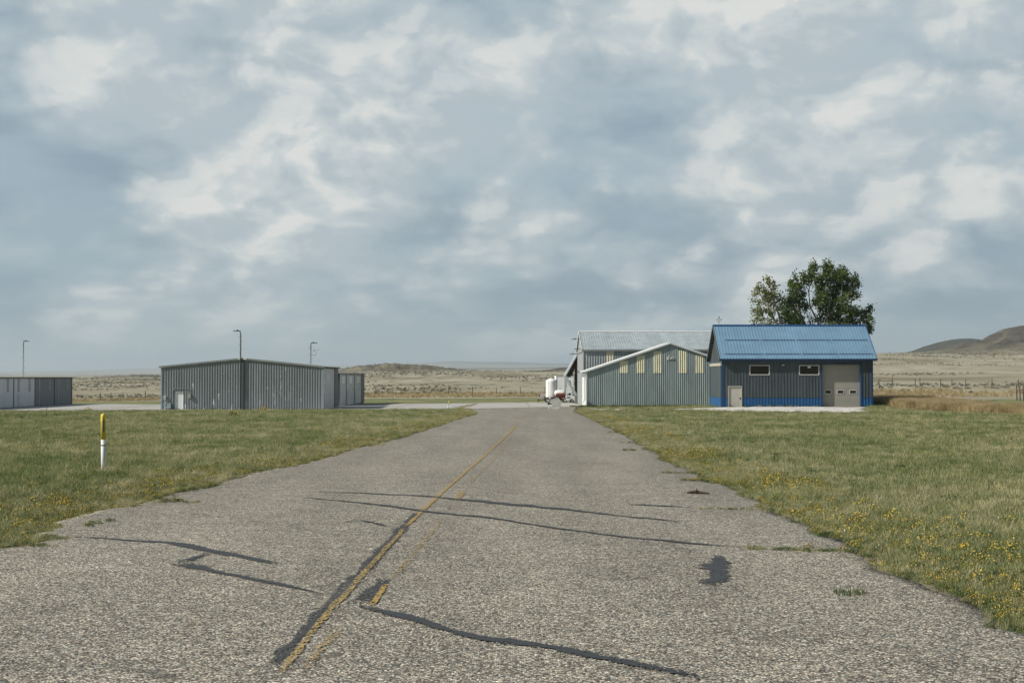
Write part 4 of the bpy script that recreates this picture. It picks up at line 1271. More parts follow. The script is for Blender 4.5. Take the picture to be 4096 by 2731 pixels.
# ================================================================== steel gable hangar beside the road
def build_steel_hangar():
    x0, x1, y0, y1 = 8.16, 26.64, 156.4, 164.8
    zb = STEEL_Z; ze, zr = 2.10, 5.20
    xm = (x0 + x1) / 2
    B = empty('steel_hangar', (xm, y0, zb), 'galvanised gable-fronted hangar with cream skylight panels and white roof edge', 'hangar')
    sl = (zr - ze) / (xm - x0)
    rake = lambda s: ze + sl * (s if s < xm - x0 else 2 * (xm - x0) - s) - 0.03
    n = 20; w = (x1 - x0) / n
    prof = profile(w, w / 4, 0.035, 0.06, 0.035)
    sky_b = 1.97
    tops = {4: None, 6: None, 8: 4.32, 11: 4.38, 13: None}
    fl = lambda s: zb - 0.3
    for i in range(n):
        o = (x0 + i * w, y0)
        zt = lambda s, i=i: rake(i * w + s)
        if i in tops:
            top = tops[i] if tops[i] else min(rake(i * w), rake((i + 1) * w)) - 0.04
            sheet('wall_panel', o, (1, 0), (0, -1), w, fl, lambda s: sky_b, prof, M['galvanised'], B)
            # the translucent sheet laps over the steel one below it
            sheet('skylight_panel', (o[0], o[1] - 0.02), (1, 0), (0, -1), w, lambda s: sky_b - 0.05, lambda s, top=top: top, prof, M['fibreglass'], B)
            sheet('wall_panel', o, (1, 0), (0, -1), w, lambda s, top=top: top, zt, prof, M['galvanised'], B)
        else:
            sheet('wall_panel', o, (1, 0), (0, -1), w, fl, zt, prof, M['galvanised'], B)
    # sides and back
    wall_of_sheets('side_panel', (x0, y1), (0, -1), (-1, 0), y1 - y0, fl, lambda s: ze, M['white_metal'], B)
    wall_of_sheets('side_panel', (x1, y0), (0, 1), (1, 0), y1 - y0, fl, lambda s: ze, M['galvanised'], B)
    # roof
    oh = 0.18
    for (sx, xe) in ((-1, x0), (1, x1)):
        e = (xe + sx * 0.30, y0 - oh, ze - sl * 0.30 + 0.06); r = (xm, y0 - oh, zr + 0.06)
        roof_sheets('roof_panel', e, r, (0, 1, 0), y1 - y0 + oh + 0.1, M['white_metal'], B, rib=0.06, rib_w=0.08, flank=0.05)
        mb = MB()
        plank(mb, (e[0], y0 - oh - 0.03, e[2] - 0.07), (xm, y0 - oh - 0.03, zr - 0.01), 0.05, 0.17)
        mb.build('rake_trim', M['white_trim'], B)
        plank(MB(), (e[0], y0 - 0.04, e[2] - 0.2), (xm, y0 - 0.04, zr - 0.14), 0.04, 0.05).build('rake_shadow_strip', M['grey_trim'], B)
    MB().box(x0 - 0.42, x0 - 0.28, y0 - 0.1, y1, ze - 0.30, ze - 0.14).build('gutter', M['grey_trim'], B)
    # corner post, downspout and its elbow
    MB().box(x0 - 0.07, x0 + 0.10, y0 - 0.075, y0 + 0.06, zb - 0.2, ze - 0.06).build('corner_trim', M['white_metal'], B)
    MB().tube([(x0 - 0.22, y0 - 0.06, ze - 0.28), (x0 - 0.20, y0 - 0.06, ze - 0.5), (x0 - 0.20, y0 - 0.06, zb + 0.62), (x0 - 0.36, y0 - 0.2, zb + 0.5)], 0.055, 8).build('downspout', M['white_metal'], B)
    MB().tube([(x0 + 0.02, y0 - 0.2, zb - 0.1), (x0 + 0.02, y0 - 0.2, zb + 0.75)], 0.09, 10).build('pipe_stub', M['marker_white'], B)
    # white half-round emblem plate below the peak: dark arch with a foot line
    cz, cx, yy = 3.42, xm + 0.02, y0 - 0.045
    pl = []
    for i in range(13):
        a = math.pi * i / 12
        pl.append((cx + 0.42 * math.cos(a), yy, cz + 0.43 * math.sin(a)))
    pl = [(cx + 0.42, yy, cz - 0.06)] + pl + [(cx - 0.42, yy, cz - 0.06)]
    E = MB().prism(pl, (0, -0.03, 0)).build('emblem_plate', M['frame_white'], B)
    arch = [(-0.17, 0.03), (-0.18, 0.20), (-0.10, 0.34), (0.02, 0.42), (0.14, 0.32), (0.18, 0.18), (0.16, 0.03)]
    mb = MB()
    mb.tube([(cx + p, yy - 0.045, cz + q) for p, q in arch], 0.022, 6)
    mb.box(cx - 0.20, cx + 0.40, yy - 0.06, yy - 0.032, cz - 0.005, cz + 0.045)
    mb.build('emblem_mark', M['pole_dark'], E)
build_steel_hangar()

# ================================================================== tall hangar behind, with the folding door
def lamp_arm(parent, x, y, z, l, name='flood_lamp'):
    mb = MB()
    mb.tube([(x, y, z), (x - l * 0.45, y, z)], 0.025, 6)
    o = mb.build(name, M['pole_dark'], parent)
    mb = MB()
    mb.box(x - l, x - l * 0.42, y - 0.14, y + 0.14, z - 0.035, z + 0.03)
    mb.box(x - l * 0.66, x - l * 0.54, y - 0.08, y + 0.08, z + 0.03, z + 0.12)
    mb.build('lamp_head', M['pole_dark'], o)
    MB().box(x - l * 0.97, x - l * 0.45, y - 0.12, y + 0.12, z - 0.05, z - 0.036).build('lens', M['lamp_glass'], o)
    return o

def build_big_hangar():
    x0, x1, y0, y1 = 8.42, 36.0, 168.4, 183.0
    zb = -1.85; ze, zr = 4.72, 7.0
    ym = (y0 + y1) / 2
    B = empty('tall_hangar', (x0, y0, zb), 'tall weathered metal hangar with pale ribbed roof and folding door half open', 'hangar')
    fl = lambda s: zb - 0.4
    def mats(i):
        return M['siding_weathered']
    n = 30; w = (x1 - x0) / n
    prof = profile(w, w / 3, 0.035, 0.06, 0.03)
    for i in range(n):
        o = (x0 + i * w, y0)
        if i == 3:
            sheet('wall_panel', o, (1, 0), (0, -1), w, fl, lambda s: 2.3, prof, M['siding_weathered'], B)
            sheet('skylight_panel', (o[0], o[1] - 0.02), (1, 0), (0, -1), w, lambda s: 2.25, lambda s: ze - 0.02, prof, M['fibreglass'], B)
        else:
            sheet('wall_panel', o, (1, 0), (0, -1), w, fl, lambda s: ze, prof, M['siding_weathered'] if i not in (5, 6) else M['galvanised_pale'], B)
    gab = lambda s: ze + (zr - ze) * (1 - abs(s - (y1 - y0) / 2) / ((y1 - y0) / 2))
    wall_of_sheets('gable_panel', (x0, y1), (0, -1), (-1, 0), y1 - y0, fl, gab, M['gable_pale'], B, rib=0.006, rib_w=0.02, flank=0.01)
    wall_of_sheets('gable_panel', (x1, y0), (0, 1), (1, 0), y1 - y0, fl, gab, M['siding_weathered'], B)
    # door header running along the gable, corner trims
    MB().box(x0 - 0.10, x0 - 0.012, y0, y1, ze - 0.28, ze - 0.12).build('header', M['grey_trim'], B)
    MB().box(x0 - 0.05, x0 + 0.06, y0 - 0.07, y0 - 0.03, zb - 0.3, ze - 0.02).build('corner_trim', M['white_trim'], B)
    MB().box(x0 - 0.05, x0 - 0.012, y0 - 0.03, y0 + 0.10, zb - 0.3, ze - 0.3).build('corner_trim', M['grey_trim'], B)
    MB().box(x0 - 0.06, x0 + 0.10, y1 + 0.002, y1 + 0.10, zb - 0.3, ze - 0.3).build('door_jamb', M['dark_trim'], B)
    # roof
    sl = (zr - ze) / (ym - y0); oh = 0.22
    e = (x0 - 0.15, y0 - oh, ze - sl * oh + 0.10); r = (x0 - 0.15, ym, zr + 0.10); e2 = (x0 - 0.15, y1 + oh, ze - sl * oh + 0.10)
    roof_sheets('roof_panel', e, r, (1, 0, 0), x1 - x0 + 0.3, M['galvanised_pale'], B, rib=0.03, rib_w=0.04, flank=0.02)
    roof_sheets('roof_panel', e2, r, (1, 0, 0), x1 - x0 + 0.3, M['galvanised_pale'], B, rib=0.03, rib_w=0.04, flank=0.02)
    MB().prism([(x0 - 0.16, ym - 0.25, zr + 0.10 - 0.25 * sl + 0.04), (x0 - 0.16, ym, zr + 0.17), (x0 - 0.16, ym + 0.25, zr + 0.10 - 0.25 * sl + 0.04)], (x1 - x0 + 0.32, 0, 0)).build('ridge_cap', M['white_trim'], B)
    MB().box(x0 - 0.16, x1 + 0.16, y0 - oh - 0.02, y0 - oh + 0.02, e[2] - 0.20, e[2] - 0.035).build('eave_trim', M['grey_trim'], B)
    MB().box(x0 - 0.14, x1 + 0.14, y0 - oh + 0.03, y0 - 0.04, e[2] - 0.18, e[2] - 0.15).build('soffit', M['dark_trim'], B)
    for (ee, s) in ((e, 1), (e2, -1)):
        plank(MB(), (x0 - 0.18, ee[1], ee[2] - 0.03), (x0 - 0.18, ym, zr + 0.07), 0.05, 0.22).build('rake_trim', M['white_trim'], B)
    nrm = Vector((0, -(zr - ze), ym - y0)).normalized()
    for k in (0.47, 0.80):
        c = Vector(r).lerp(Vector(e), k)
        for i in range(30):
            if random.random() < 0.22: continue
            p = Vector((x0 + i * w + 0.06, c.y, c.z)) + nrm * 0.045
            plank(MB(), p, p + Vector((w * 0.72, 0, 0)), 0.02, 0.06, (0, 0.9, 0.4)).build('lap_strip', M['white_trim'], B)
    # rear bay that carries the folding door
    MB().box(x0 + 0.12, x0 + 9, y1 + 0.12, y1 + 8.6, ze - 0.35, ze - 0.15).build('rear_bay_roof', M['grey_trim'], B)
    MB().box(x0 + 0.0, x0 + 0.3, y1 + 8.1, y1 + 8.4, zb - 0.3, ze - 0.36).build('rear_post', M['grey_trim'], B)
    MB().box(x0 + 8.8, x0 + 9.0, y1 + 0.12, y1 + 8.6, zb - 0.3, ze - 0.36).build('rear_wall', M['siding_weathered'], B)
    # two-leaf folding door
    ya, yb = y1 + 0.15, y1 + 8.0
    T, A, Lo = (x0 - 0.02, 4.40), (6.86, 1.66), (x0 - 0.02, -0.95)
    D = empty('folding_door', (0, 0, 0)); D.parent = B
    D.location = (6.86 - B.location.x, ya - B.location.y, 1.66 - B.location.z)
    def leaf(name, p, q, mt):
        v = Vector((q[0] - p[0], 0, q[1] - p[1])); nn = Vector((-v.z, 0, v.x)).normalized() * 0.11
        return MB().prism([(p[0], ya, p[1]), (q[0], ya, q[1]), (q[0] + nn.x, ya, q[1] + nn.z), (p[0] + nn.x, ya, p[1] + nn.z)], (0, yb - ya, 0)).build(name, mt, D)
    up_ = leaf('upper_leaf', T, A, M['siding_weathered'])
    lo_ = leaf('lower_leaf', A, Lo, M['galvanised'])
    # inside of the upper leaf: torn brown insulation hanging in the near end
    pts = [(8.38, 4.15), (7.65, 2.95), (6.98, 1.72), (7.12, 1.50), (7.30, 1.33), (7.38, 1.52), (7.55, 1.40), (7.62, 1.66), (7.78, 1.62), (7.86, 1.95), (8.02, 2.35), (8.12, 2.72), (8.38, 3.00)]
    MB().prism([(p, ya + 0.35, q) for p, q in pts], (0, 0.08, 0)).build('torn_insulation', M['insulation'], D)
    MB().prism([(p, ya + 0.5, q) for p, q in ((7.35, 0.95), (7.52, 1.05), (7.62, 0.72), (7.60, 0.40), (7.48, 0.52))], (0, 0.06, 0)).build('torn_insulation', M['black'], D)
    MB().tube([(A[0] + 0.05, ya + 0.02, A[1] + 0.05), (A[0] + 0.45, ya + 0.02, A[1] - 0.15)], 0.04, 6).build('strut', M['steel'], D)
    # flood lamps on the gable
    lamp_arm(B, x0 - 0.03, ym - 2.0, 6.10, 1.15)
    lamp_arm(B, x0 + 0.05, y0 + 1.6, 4.95 - 0.12, 1.0)
    lamp_arm(B, x0 - 0.03, y1 - 1.0, 4.42, 1.0)
    lamp_arm(B, x0 - 0.05, y0 + 0.6, 2.08, 0.85)
M['gable_pale'] = mat('gable_pale', (0.275, 0.295, 0.290), 0.55, 0.0, 0.06, 0.8, streak=True)
build_big_hangar()

# ================================================================== grey hangar on the left and the one behind it
def build_left_hangar():
    x0, x1, y0, y1 = -41.4, -22.3, 168.0, 181.8
    zb = HANG_Z; ze, zr = 2.70, 3.66
    xm = (x0 + x1) / 2
    B = empty('grey_hangar', (xm, y0, zb), 'low grey ribbed hangar with peeling paint and a white walk door', 'hangar')
    rake = lambda s: ze + (zr - ze) * (1 - abs(s - (xm - x0)) / (xm - x0)) - 0.04
    fl = lambda s: zb - 0.02
    da, db, dt = -39.78 , -38.80, zb + 2.04
    holes = [(da - x0, db - x0, zb - 0.1, dt)]
    wall_of_sheets('wall_panel', (x0, y0), (1, 0), (0, -1), x1 - x0, fl, rake, M['siding_peeling'], B, panel=0.91, pitch=0.303, rib=0.055, rib_w=0.10, flank=0.03, holes=holes)
    MB().box(x0 - 0.05, x1 + 0.1, y0 - 0.16, y0 + 0.1, zb - 0.5, zb - 0.025).build('foundation', M['concrete'], B)
    MB().box(x0 - 0.05, x0 + 0.10, y0 - 0.09, y0 - 0.058, zb, ze - 0.05).build('corner_trim', M['cabinet_blue'], B)
    MB().box(x1 - 0.08, x1 + 0.06, y0 - 0.09, y0 - 0.058, zb, ze - 0.05).build('corner_trim', M['cabinet_blue'], B)
    MB().box(xm - 0.10, xm + 0.34, y0 - 0.075, y0 - 0.06, zb, zr - 0.15).build('centre_flashing', M['slate_metal'], B)
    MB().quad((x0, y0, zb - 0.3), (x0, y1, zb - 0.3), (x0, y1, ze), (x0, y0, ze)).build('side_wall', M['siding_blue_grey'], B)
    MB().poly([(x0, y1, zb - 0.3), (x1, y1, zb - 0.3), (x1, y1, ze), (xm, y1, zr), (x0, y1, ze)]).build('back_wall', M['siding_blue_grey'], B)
    # roof sheets, fascia
    for (sx, xe) in ((-1, x0), (1, x1)):
        e = (xe + sx * 0.28, y0 - 0.14, ze - 0.028 + 0.05); r = (xm, y0 - 0.14, zr + 0.05)
        roof_sheets('roof_panel', e, r, (0, 1, 0), y1 - y0 + 0.4, M['galvanised_pale'], B, rib=0.03, rib_w=0.05, flank=0.03)
        plank(MB(), (e[0], y0 - 0.16, e[2] - 0.06), (xm + sx * 0.0, y0 - 0.16, zr - 0.01), 0.06, 0.20).build('rake_trim', M['grey_trim'], B)
    for dx in (-0.3, 0.32):
        MB().box(xm + dx - 0.18, xm + dx + 0.22, y0 - 0.215, y0 - 0.192, zr - 0.14, zr + 0.06).build('peak_plate', M['frame_white'], B)
    MB().box(x1 + 0.01, x1 + 0.34, y0 - 0.1, y1 + 0.2, ze - 0.16, ze - 0.02).build('eave_trim', M['dark_trim'], B)
    # doors down the side facing the road
    def side_doors(P, X, segs, zt, nb, lites, label_mat):
        for (a, b) in segs:
            G = MB().box(X - 0.05, X - 0.012, a + 0.02, b - 0.02, zb + 0.03, zt).build('hangar_door', M['board_pale'], P)
            h = (zt - zb - 0.05) / nb
            for i in range(nb):
                MB().box(X - 0.01, X + 0.03, a + 0.05, b - 0.05, zb + 0.05 + i * h + 0.012, zb + 0.05 + (i + 1) * h - 0.012).build('board', M['board_pale'], G)
            if lites:
                c = a + (b - a) * 0.55; hw = (b - a) * 0.20
                for i in range(3):
                    z1_ = zt - h * (2 + i) + h
                    MB().box(X + 0.031, X + 0.04, c - hw, c + hw, z1_ - h + 0.02, z1_ - 0.02).build('light_panel', M['window_light'], G)
            # ladder-like latch rail
            mb = MB()
            y_ = a + 0.35
            mb.tube([(X + 0.09, y_, zb + 0.05), (X + 0.09, y_, zb + 2.0)], 0.025, 6); mb.tube([(X + 0.09, y_ + 0.45, zb + 0.05), (X + 0.09, y_ + 0.45, zb + 2.0)], 0.025, 6)
            for k in range(7):
                mb.tube([(X + 0.09, y_, zb + 0.15 + k * 0.29), (X + 0.09, y_ + 0.45, zb + 0.15 + k * 0.29)], 0.018, 6)
            mb.build('latch_rail', M['frame_white'], G)
    side_doors(B, x1, [(y0 + 0.35, y0 + 10.3)], ze - 0.18, 16, False, None)
    g = [o for o in bpy.data.objects if o.name.startswith('hangar_door')][-1]
    MB().box(x1 + 0.031, x1 + 0.04, y0 + 3.3, y0 + 6.3, 1.0, 1.9).build('light_panel', M['board_light'], g)
    mb = MB()
    mb.box(x1 - 0.05, x1 + 0.10, y0 + 10.3, y1, zb, ze - 0.16)
    mb.build('end_panel', M['slate_metal'], B)
    MB().box(x1 - 0.05, x1 - 0.03, y0 + 0.02, y0 + 0.33, zb, ze - 0.17).build('jamb', M['dark_trim'], B)
    # white walk door with a blue reveal
    fr = MB()
    fr.box(da - 0.02, da + 0.05, y0 - 0.02, y0 + 0.16, zb, dt); fr.box(db, db + 0.05, y0 - 0.02, y0 + 0.16, zb, dt); fr.box(da - 0.02, db + 0.05, y0 - 0.02, y0 + 0.16, dt + 0.001, dt + 0.06)
    d = MB().box(da + 0.05, db, y0 + 0.06, y0 + 0.11, zb + 0.02, dt - 0.002).build('door', M['door_white'], B)
    fr.build('door_frame', M['door_white'], d)
    MB().tube([(da + 0.14, y0 + 0.10, zb + 1.0), (da + 0.14, y0 + 0.02, zb + 1.0)], 0.035, 8).build('handle', M['black'], d)
    # meter, junction boxes and conduit
    yy = y0 - 0.06
    mb = MB().box(-41.05, -40.80, yy - 0.20, yy, zb + 1.18, zb + 1.62)
    me_ = mb.build('meter_box', M['frame_white'], B)
    MB().box(-41.0, -40.86, yy - 0.215, yy - 0.201, zb + 1.26, zb + 1.5).build('dial', M['cabinet_grey'], me_)
    MB().box(-41.08, -40.80, yy - 0.16, yy, zb + 0.48, zb + 0.80).build('junction_box', M['cabinet_blue'], B)
    MB().box(-40.62, -40.20, yy - 0.35, yy, zb + 0.02, zb + 0.68).build('transformer_cabinet', M['cabinet_blue'], B)
    MB().box(-40.66, -40.18, yy - 0.38, yy, zb + 0.681, zb + 0.72).build('cabinet_lid', M['frame_white'], B)
    MB().box(-38.17, -37.88, yy - 0.24, yy, zb + 1.36, zb + 1.86).build('breaker_box', M['cabinet_grey'], B)
    mb = MB()
    for xx in (-40.95, -40.86, -41.0):
        mb.tube([(xx, yy - 0.05, zb), (xx, yy - 0.05, zb + 0.5)], 0.02, 6)
    mb.tube([(-40.82, yy - 0.05, zb + 1.2), (-40.80, yy - 0.05, zb + 0.8)], 0.025, 6)
    mb.tube([(-40.80, yy - 0.06, zb + 0.5), (-40.74, yy - 0.08, zb + 0.3), (-40.62, yy - 0.1, zb + 0.15)], 0.025, 6)
    mb.build('cable', M['frame_white'], B)
    MB().tube([(-40.02, yy - 0.04, zb), (-40.02, yy - 0.04, zb + 2.25), (-39.96, yy - 0.04, zb + 2.42), (-39.82, yy - 0.04, zb + 2.48), (-38.3, yy - 0.04, zb + 2.48), (-38.05, yy - 0.05, zb + 2.40), (-38.0, yy - 0.06, zb + 1.9)], 0.028, 8).build('conduit', M['grey_trim'], B)

    # ---- hangar behind, lower, same doors
    X1, Y0, Y1 = -22.5, 185.9, 216.4
    zt = 1.98
    C = empty('lower_hangar', (X1 - 9, Y0, zb), 'lower hangar with three boarded doors standing behind the grey hangar', 'hangar')
    MB().box(X1 - 19, X1 - 0.06, Y0, Y1, zb - 0.3, zt - 0.05).build('wall', M['slate_metal'], C)
    side_doors(C, X1, [(186.0, 192.6), (193.3, 202.5), (203.2, 212.0)], zt - 0.1, 13, True, None)
    MB().box(X1 - 0.05, X1 + 0.06, 212.1, Y1, zb, zt - 0.06).build('end_panel', M['slate_metal'], C)
    for y_ in (192.95, 202.85):
        MB().box(X1 - 0.04, X1 + 0.05, y_ - 0.10, y_ + 0.10, zb, zt - 0.06).build('door_post', M['slate_metal'], C)
    for i in range(32):
        MB().box(X1 - 10, X1 + 0.35, Y0 - 0.3 + i * 0.96, Y0 - 0.3 + i * 0.96 + 0.945, zt - 0.04, zt + 0.03).build('roof_panel', M['galvanised_pale'], C)
    MB().box(X1 + 0.10, X1 + 0.30, Y0 - 0.3, Y1 + 0.5, zt - 0.13, zt - 0.041).build('eave_trim', M['dark_trim'], C)
M['board_light'] = mat('board_light', (0.68, 0.69, 0.67), 0.6, 0.0, 0.06, 1.2)
build_left_hangar()

# ================================================================== white and grey shed row at the far left
def build_shed_row():
    X, Y0, Y1 = -64.6, 163.0, 209.0
    zb, zt = -2.46, 1.42
    B = empty('white_shed_row', (X, (Y0 + Y1) / 2, zb), 'long flat shed row with white and grey folding doors at the left edge', 'hangar')
    MB().box(X - 14, X - 0.06, Y0, Y1, zb - 0.3, zt - 0.02).build('wall', M['shed_grey'], B)
    bays = [(164.0, 176.2, 'w'), (176.35, 184.4, 'w'), (184.6, 192.6, 'w'), (192.8, 200.8, 'g'), (201.0, 208.8, 'g')]
    zm = zb + (zt - zb) * 0.515
    for bi, (a, b, k) in enumerate(bays):
        mt = M['shed_white'] if k == 'w' else M['shed_grey']
        D = MB().box(X - 0.055, X - 0.02, a, b, zb + 0.06, zt - 0.06).build('folding_door', mt, B)
        for (z0, z1) in ((zb + 0.06, zm - 0.012), (zm + 0.012, zt - 0.06)):
            n = 4
            for i in range(n):
                w = (b - a) / n
                wall_of_sheets('door_sheet', (X - 0.018, a + i * w + 0.006), (0, 1), (1, 0), w - 0.012, lambda s, z0=z0: z0, lambda s, z1=z1: z1, mt, D, panel=w, pitch=0.3, rib=0.010, rib_w=0.02, flank=0.01)
        hw = 0.36 if k == 'w' else 0.20
        for c in (0.22, 0.75):
            yc = a + (b - a) * c
            MB().box(X - 0.006, X + 0.012, yc - hw, yc + hw, zm + 0.03, zt - 0.08).build('light_strip', M['strip_tan'], D)
        if bi != 1:
            yc = a + (b - a) * 0.2
            MB().box(X - 0.006, X + 0.03, yc - 0.20, yc + 0.20, zb + 0.1, zm - 0.2).build('walk_door', M['frame_white'] if k == 'w' else M['strip_tan'], D)
            MB().box(X - 0.006, X + 0.034, yc + 0.201, yc + 0.30, zb + 0.1, zm - 0.2).build('walk_door_jamb', M['dark_trim'], D)
    for y_ in (176.27, 184.5, 192.7, 200.9, 208.92):
        MB().box(X - 0.05, X + 0.03, y_ - 0.07, y_ + 0.07, zb, zt - 0.05).build('post', M['dark_trim'], B)
    MB().box(X - 0.05, X + 0.02, Y0, Y1, zb - 0.2, zb + 0.05).build('sill', M['dark_trim'], B)
    n = 50; w = (Y1 - Y0 + 0.6) / n
    for i in range(n):
        sheet_y = Y0 - 0.3 + i * w
        MB().box(X - 8, X + 0.30, sheet_y, sheet_y + w * 0.9, zt, zt + 0.05).build('roof_panel', M['rusty_roof'], B)
    MB().box(X + 0.08, X + 0.28, Y0 - 0.3, Y1 + 0.3, zt - 0.09, zt - 0.002).build('eave_trim', M['dark_trim'], B)
M['rusty_roof'] = mat('rusty_roof', (0.13, 0.115, 0.10), 0.7, 0.1, 0.25, 1.5)
build_shed_row()


# ================================================================== light poles with step pegs
def step_pole(x, y, zb, ztop, zfrom, head, label, extra=None):
    P = empty('light_pole', (x, y, zb), label, 'light pole', 'pole lamps with climbing pegs')
    MB().tube([(x, y, zb), (x, y, ztop - 0.25), (x + 0.10 * head, y, ztop - 0.06)], [0.075, 0.055, 0.045], 8).build('pole', M['pole_dark'], P)
    MB().tube([(x + 0.10, y - 0.02, zfrom), (x + 0.10, y - 0.02, ztop - 0.3)], 0.022, 6).build('conduit', M['strip_tan'], P)
    h = MB()
    h.box(min(x, x + head * 0.85), max(x, x + head * 0.85), y - 0.14, y + 0.14, ztop - 0.05, ztop + 0.03)
    h.box(x + head * 0.35 - 0.08, x + head * 0.35 + 0.08, y - 0.06, y + 0.06, ztop + 0.03, ztop + 0.15)
    L = h.build('lamp_head', M['pole_dark'], P)
    MB().box(min(x + head * 0.2, x + head * 0.82), max(x + head * 0.2, x + head * 0.82), y - 0.12, y + 0.12, ztop - 0.066, ztop - 0.051).build('lens', M['lamp_glass'], L)
    z = zfrom; s = 1
    while z < ztop - 0.5:
        MB().tube([(x, y, z), (x + s * 0.26, y, z)], 0.018, 6).build('step_peg', M['steel'], P)
        z += 0.46; s = -s
    if extra: extra(P)
    return P
step_pole(-32.03, 167.75, HANG_Z, 6.92, 3.9, -1, 'rusty light pole rising past the peak of the grey hangar')
step_pole(-26.04, 184.0, -2.4, 5.88, 2.9, 1, 'light pole with a wind sensor arm behind the grey hangar')
step_pole(-72.0, 209.5, -2.5, 6.75, 2.0, 1, 'light pole standing behind the white shed row')
# wind sensor on the middle pole
def add_sensor():
    P = bpy.data.objects['light_pole.001']
    x, y, z = P.location.x, P.location.y, 4.30
    A = MB().tube([(x, y, z), (x + 0.55, y, z), (x + 0.66, y, z + 0.06), (x + 0.70, y, z + 0.40)], 0.024, 6).build('sensor_arm', M['rusty'], P)
    MB().tube([(x + 0.52, y, z + 0.52), (x + 0.98, y, z + 0.72)], 0.018, 6).build('vane_rod', M['pole_dark'], A)
    MB().box(x + 1.06, x + 1.14, y - 0.02, y + 0.02, z + 0.60, z + 0.92).build('vane_tail', M['frame_white'], A)
    MB().lathe(x + 0.42, y, [(0.02, z + 0.55), (0.07, z + 0.60), (0.07, z + 0.66), (0.02, z + 0.70)], 10).build('sensor_cup', M['rusty'], A)
add_sensor()

# ================================================================== warning post in the grass
def text_mesh(body, size, mat_, parent, name, loc, rot):
    cu = bpy.data.curves.new('lettering', 'FONT')
    cu.body = body; cu.size = size; cu.align_x = 'CENTER'; cu.align_y = 'CENTER'; cu.extrude = 0.0006
    tmp = bpy.data.objects.new('lettering', cu)
    COL.objects.link(tmp)
    dg = bpy.context.evaluated_depsgraph_get()
    me = bpy.data.meshes.new_from_object(tmp.evaluated_get(dg))
    bpy.data.objects.remove(tmp)
    me.materials.clear(); me.materials.append(mat_)
    o = bpy.data.objects.new(name, me)
    COL.objects.link(o); o.parent = parent
    off = root_loc(parent)
    o.location = Vector(loc) - off
    o.rotation_euler = rot
    return o

def marker_post(px, py, h, r, label, letters=True, lean=0.0):
    x, y = unproj_near(px, py) if py > 1660 else unproj(px, py)[:2]
    z = zg1(x, y)
    P = empty('marker_post', (x, y, z), label, 'marker post', 'yellow and white marker posts')
    zs = z + h * 0.572
    lx = lambda q: x + lean * (q - z)
    MB().tube([(lx(z - 0.15), y, z - 0.15), (lx(zs), y, zs)], r * 0.95, 20).build('post', M['marker_white'], P, smooth=True)
    prof = [(1.0, zs), (1.0, z + h - r), (0.92, z + h - r * 0.6), (0.70, z + h - r * 0.27), (0.38, z + h - r * 0.07), (0.05, z + h)]
    C = MB().tube([(lx(q), y, q) for _, q in prof], [r * k for k, _ in prof], 20).build('cap', M['marker_yellow'], P, smooth=True)
    if letters:
        MB().tube([(lx(zs - h * 0.105), y, zs - h * 0.105), (lx(zs - h * 0.09), y, zs - h * 0.09)], r * 1.03, 20).build('tape', M['black'], P)
        # black strip with stacked letters, turned a little to the right
        th = math.radians(22)
        dx, dy = math.sin(th), -math.cos(th)
        t0, t1 = z + h * 0.695, z + h * 0.895
        mb = MB()
        n = 6
        for i in range(n):
            a0 = th - 0.36 + 0.72 * i / n; a1 = th - 0.36 + 0.72 * (i + 1) / n
            R = r * 1.015
            mb.quad((lx(t0) + R * math.sin(a0), y - R * math.cos(a0), t0), (lx(t0) + R * math.sin(a1), y - R * math.cos(a1), t0),
                    (lx(t1) + R * math.sin(a1), y - R * math.cos(a1), t1), (lx(t1) + R * math.sin(a0), y - R * math.cos(a0), t1))
        S = mb.build('text_strip', M['black'], C)
        word = 'WARNING'
        for i, ch in enumerate(word):
            zc = t1 - (t1 - t0) * (i + 0.5) / len(word)
            R = r * 1.05
            text_mesh(ch, (t1 - t0) / len(word) * 1.05, M['frame_white'], S, 'letter', (lx(zc) + R * dx, y + R * dy, zc), (math.pi / 2, 0, th))
        for a in (th, th + 0.95, th - 1.15):
            R = r * 1.012
            if a == th:
                zz = [z + h * 0.925]
            else:
                zz = [t0 + (t1 - t0) * k for k in (0.2, 0.4, 0.6, 0.8)]
            for q in zz:
                MB().quad(*[(lx(q) + R * math.sin(a + s), y - R * math.cos(a + s), q + v) for s, v in ((-0.16, -0.012), (0.16, -0.012), (0.16, 0.012), (-0.16, 0.012))]).build('small_print', M['black'], C)
    return P
marker_post(414, 1895, 1.16, 0.047, 'yellow-capped white warning post standing in the mown grass', True, -0.012)
marker_post(1789, 1638, 0.95, 0.05, 'small leaning yellow and white post at the apron edge', False, 0.22)

def thin_rod():
    x, y = unproj_near(182, 1683)
    z = zg1(x, y)
    O = MB().tube([(x, y, z - 0.1), (x + 0.10, y, z + 1.0)], 0.016, 6).build('steel_rod', M['rusty'])
    tag(O, 'thin dark steel rod leaning in the grass near the white sheds', 'rod')
thin_rod()

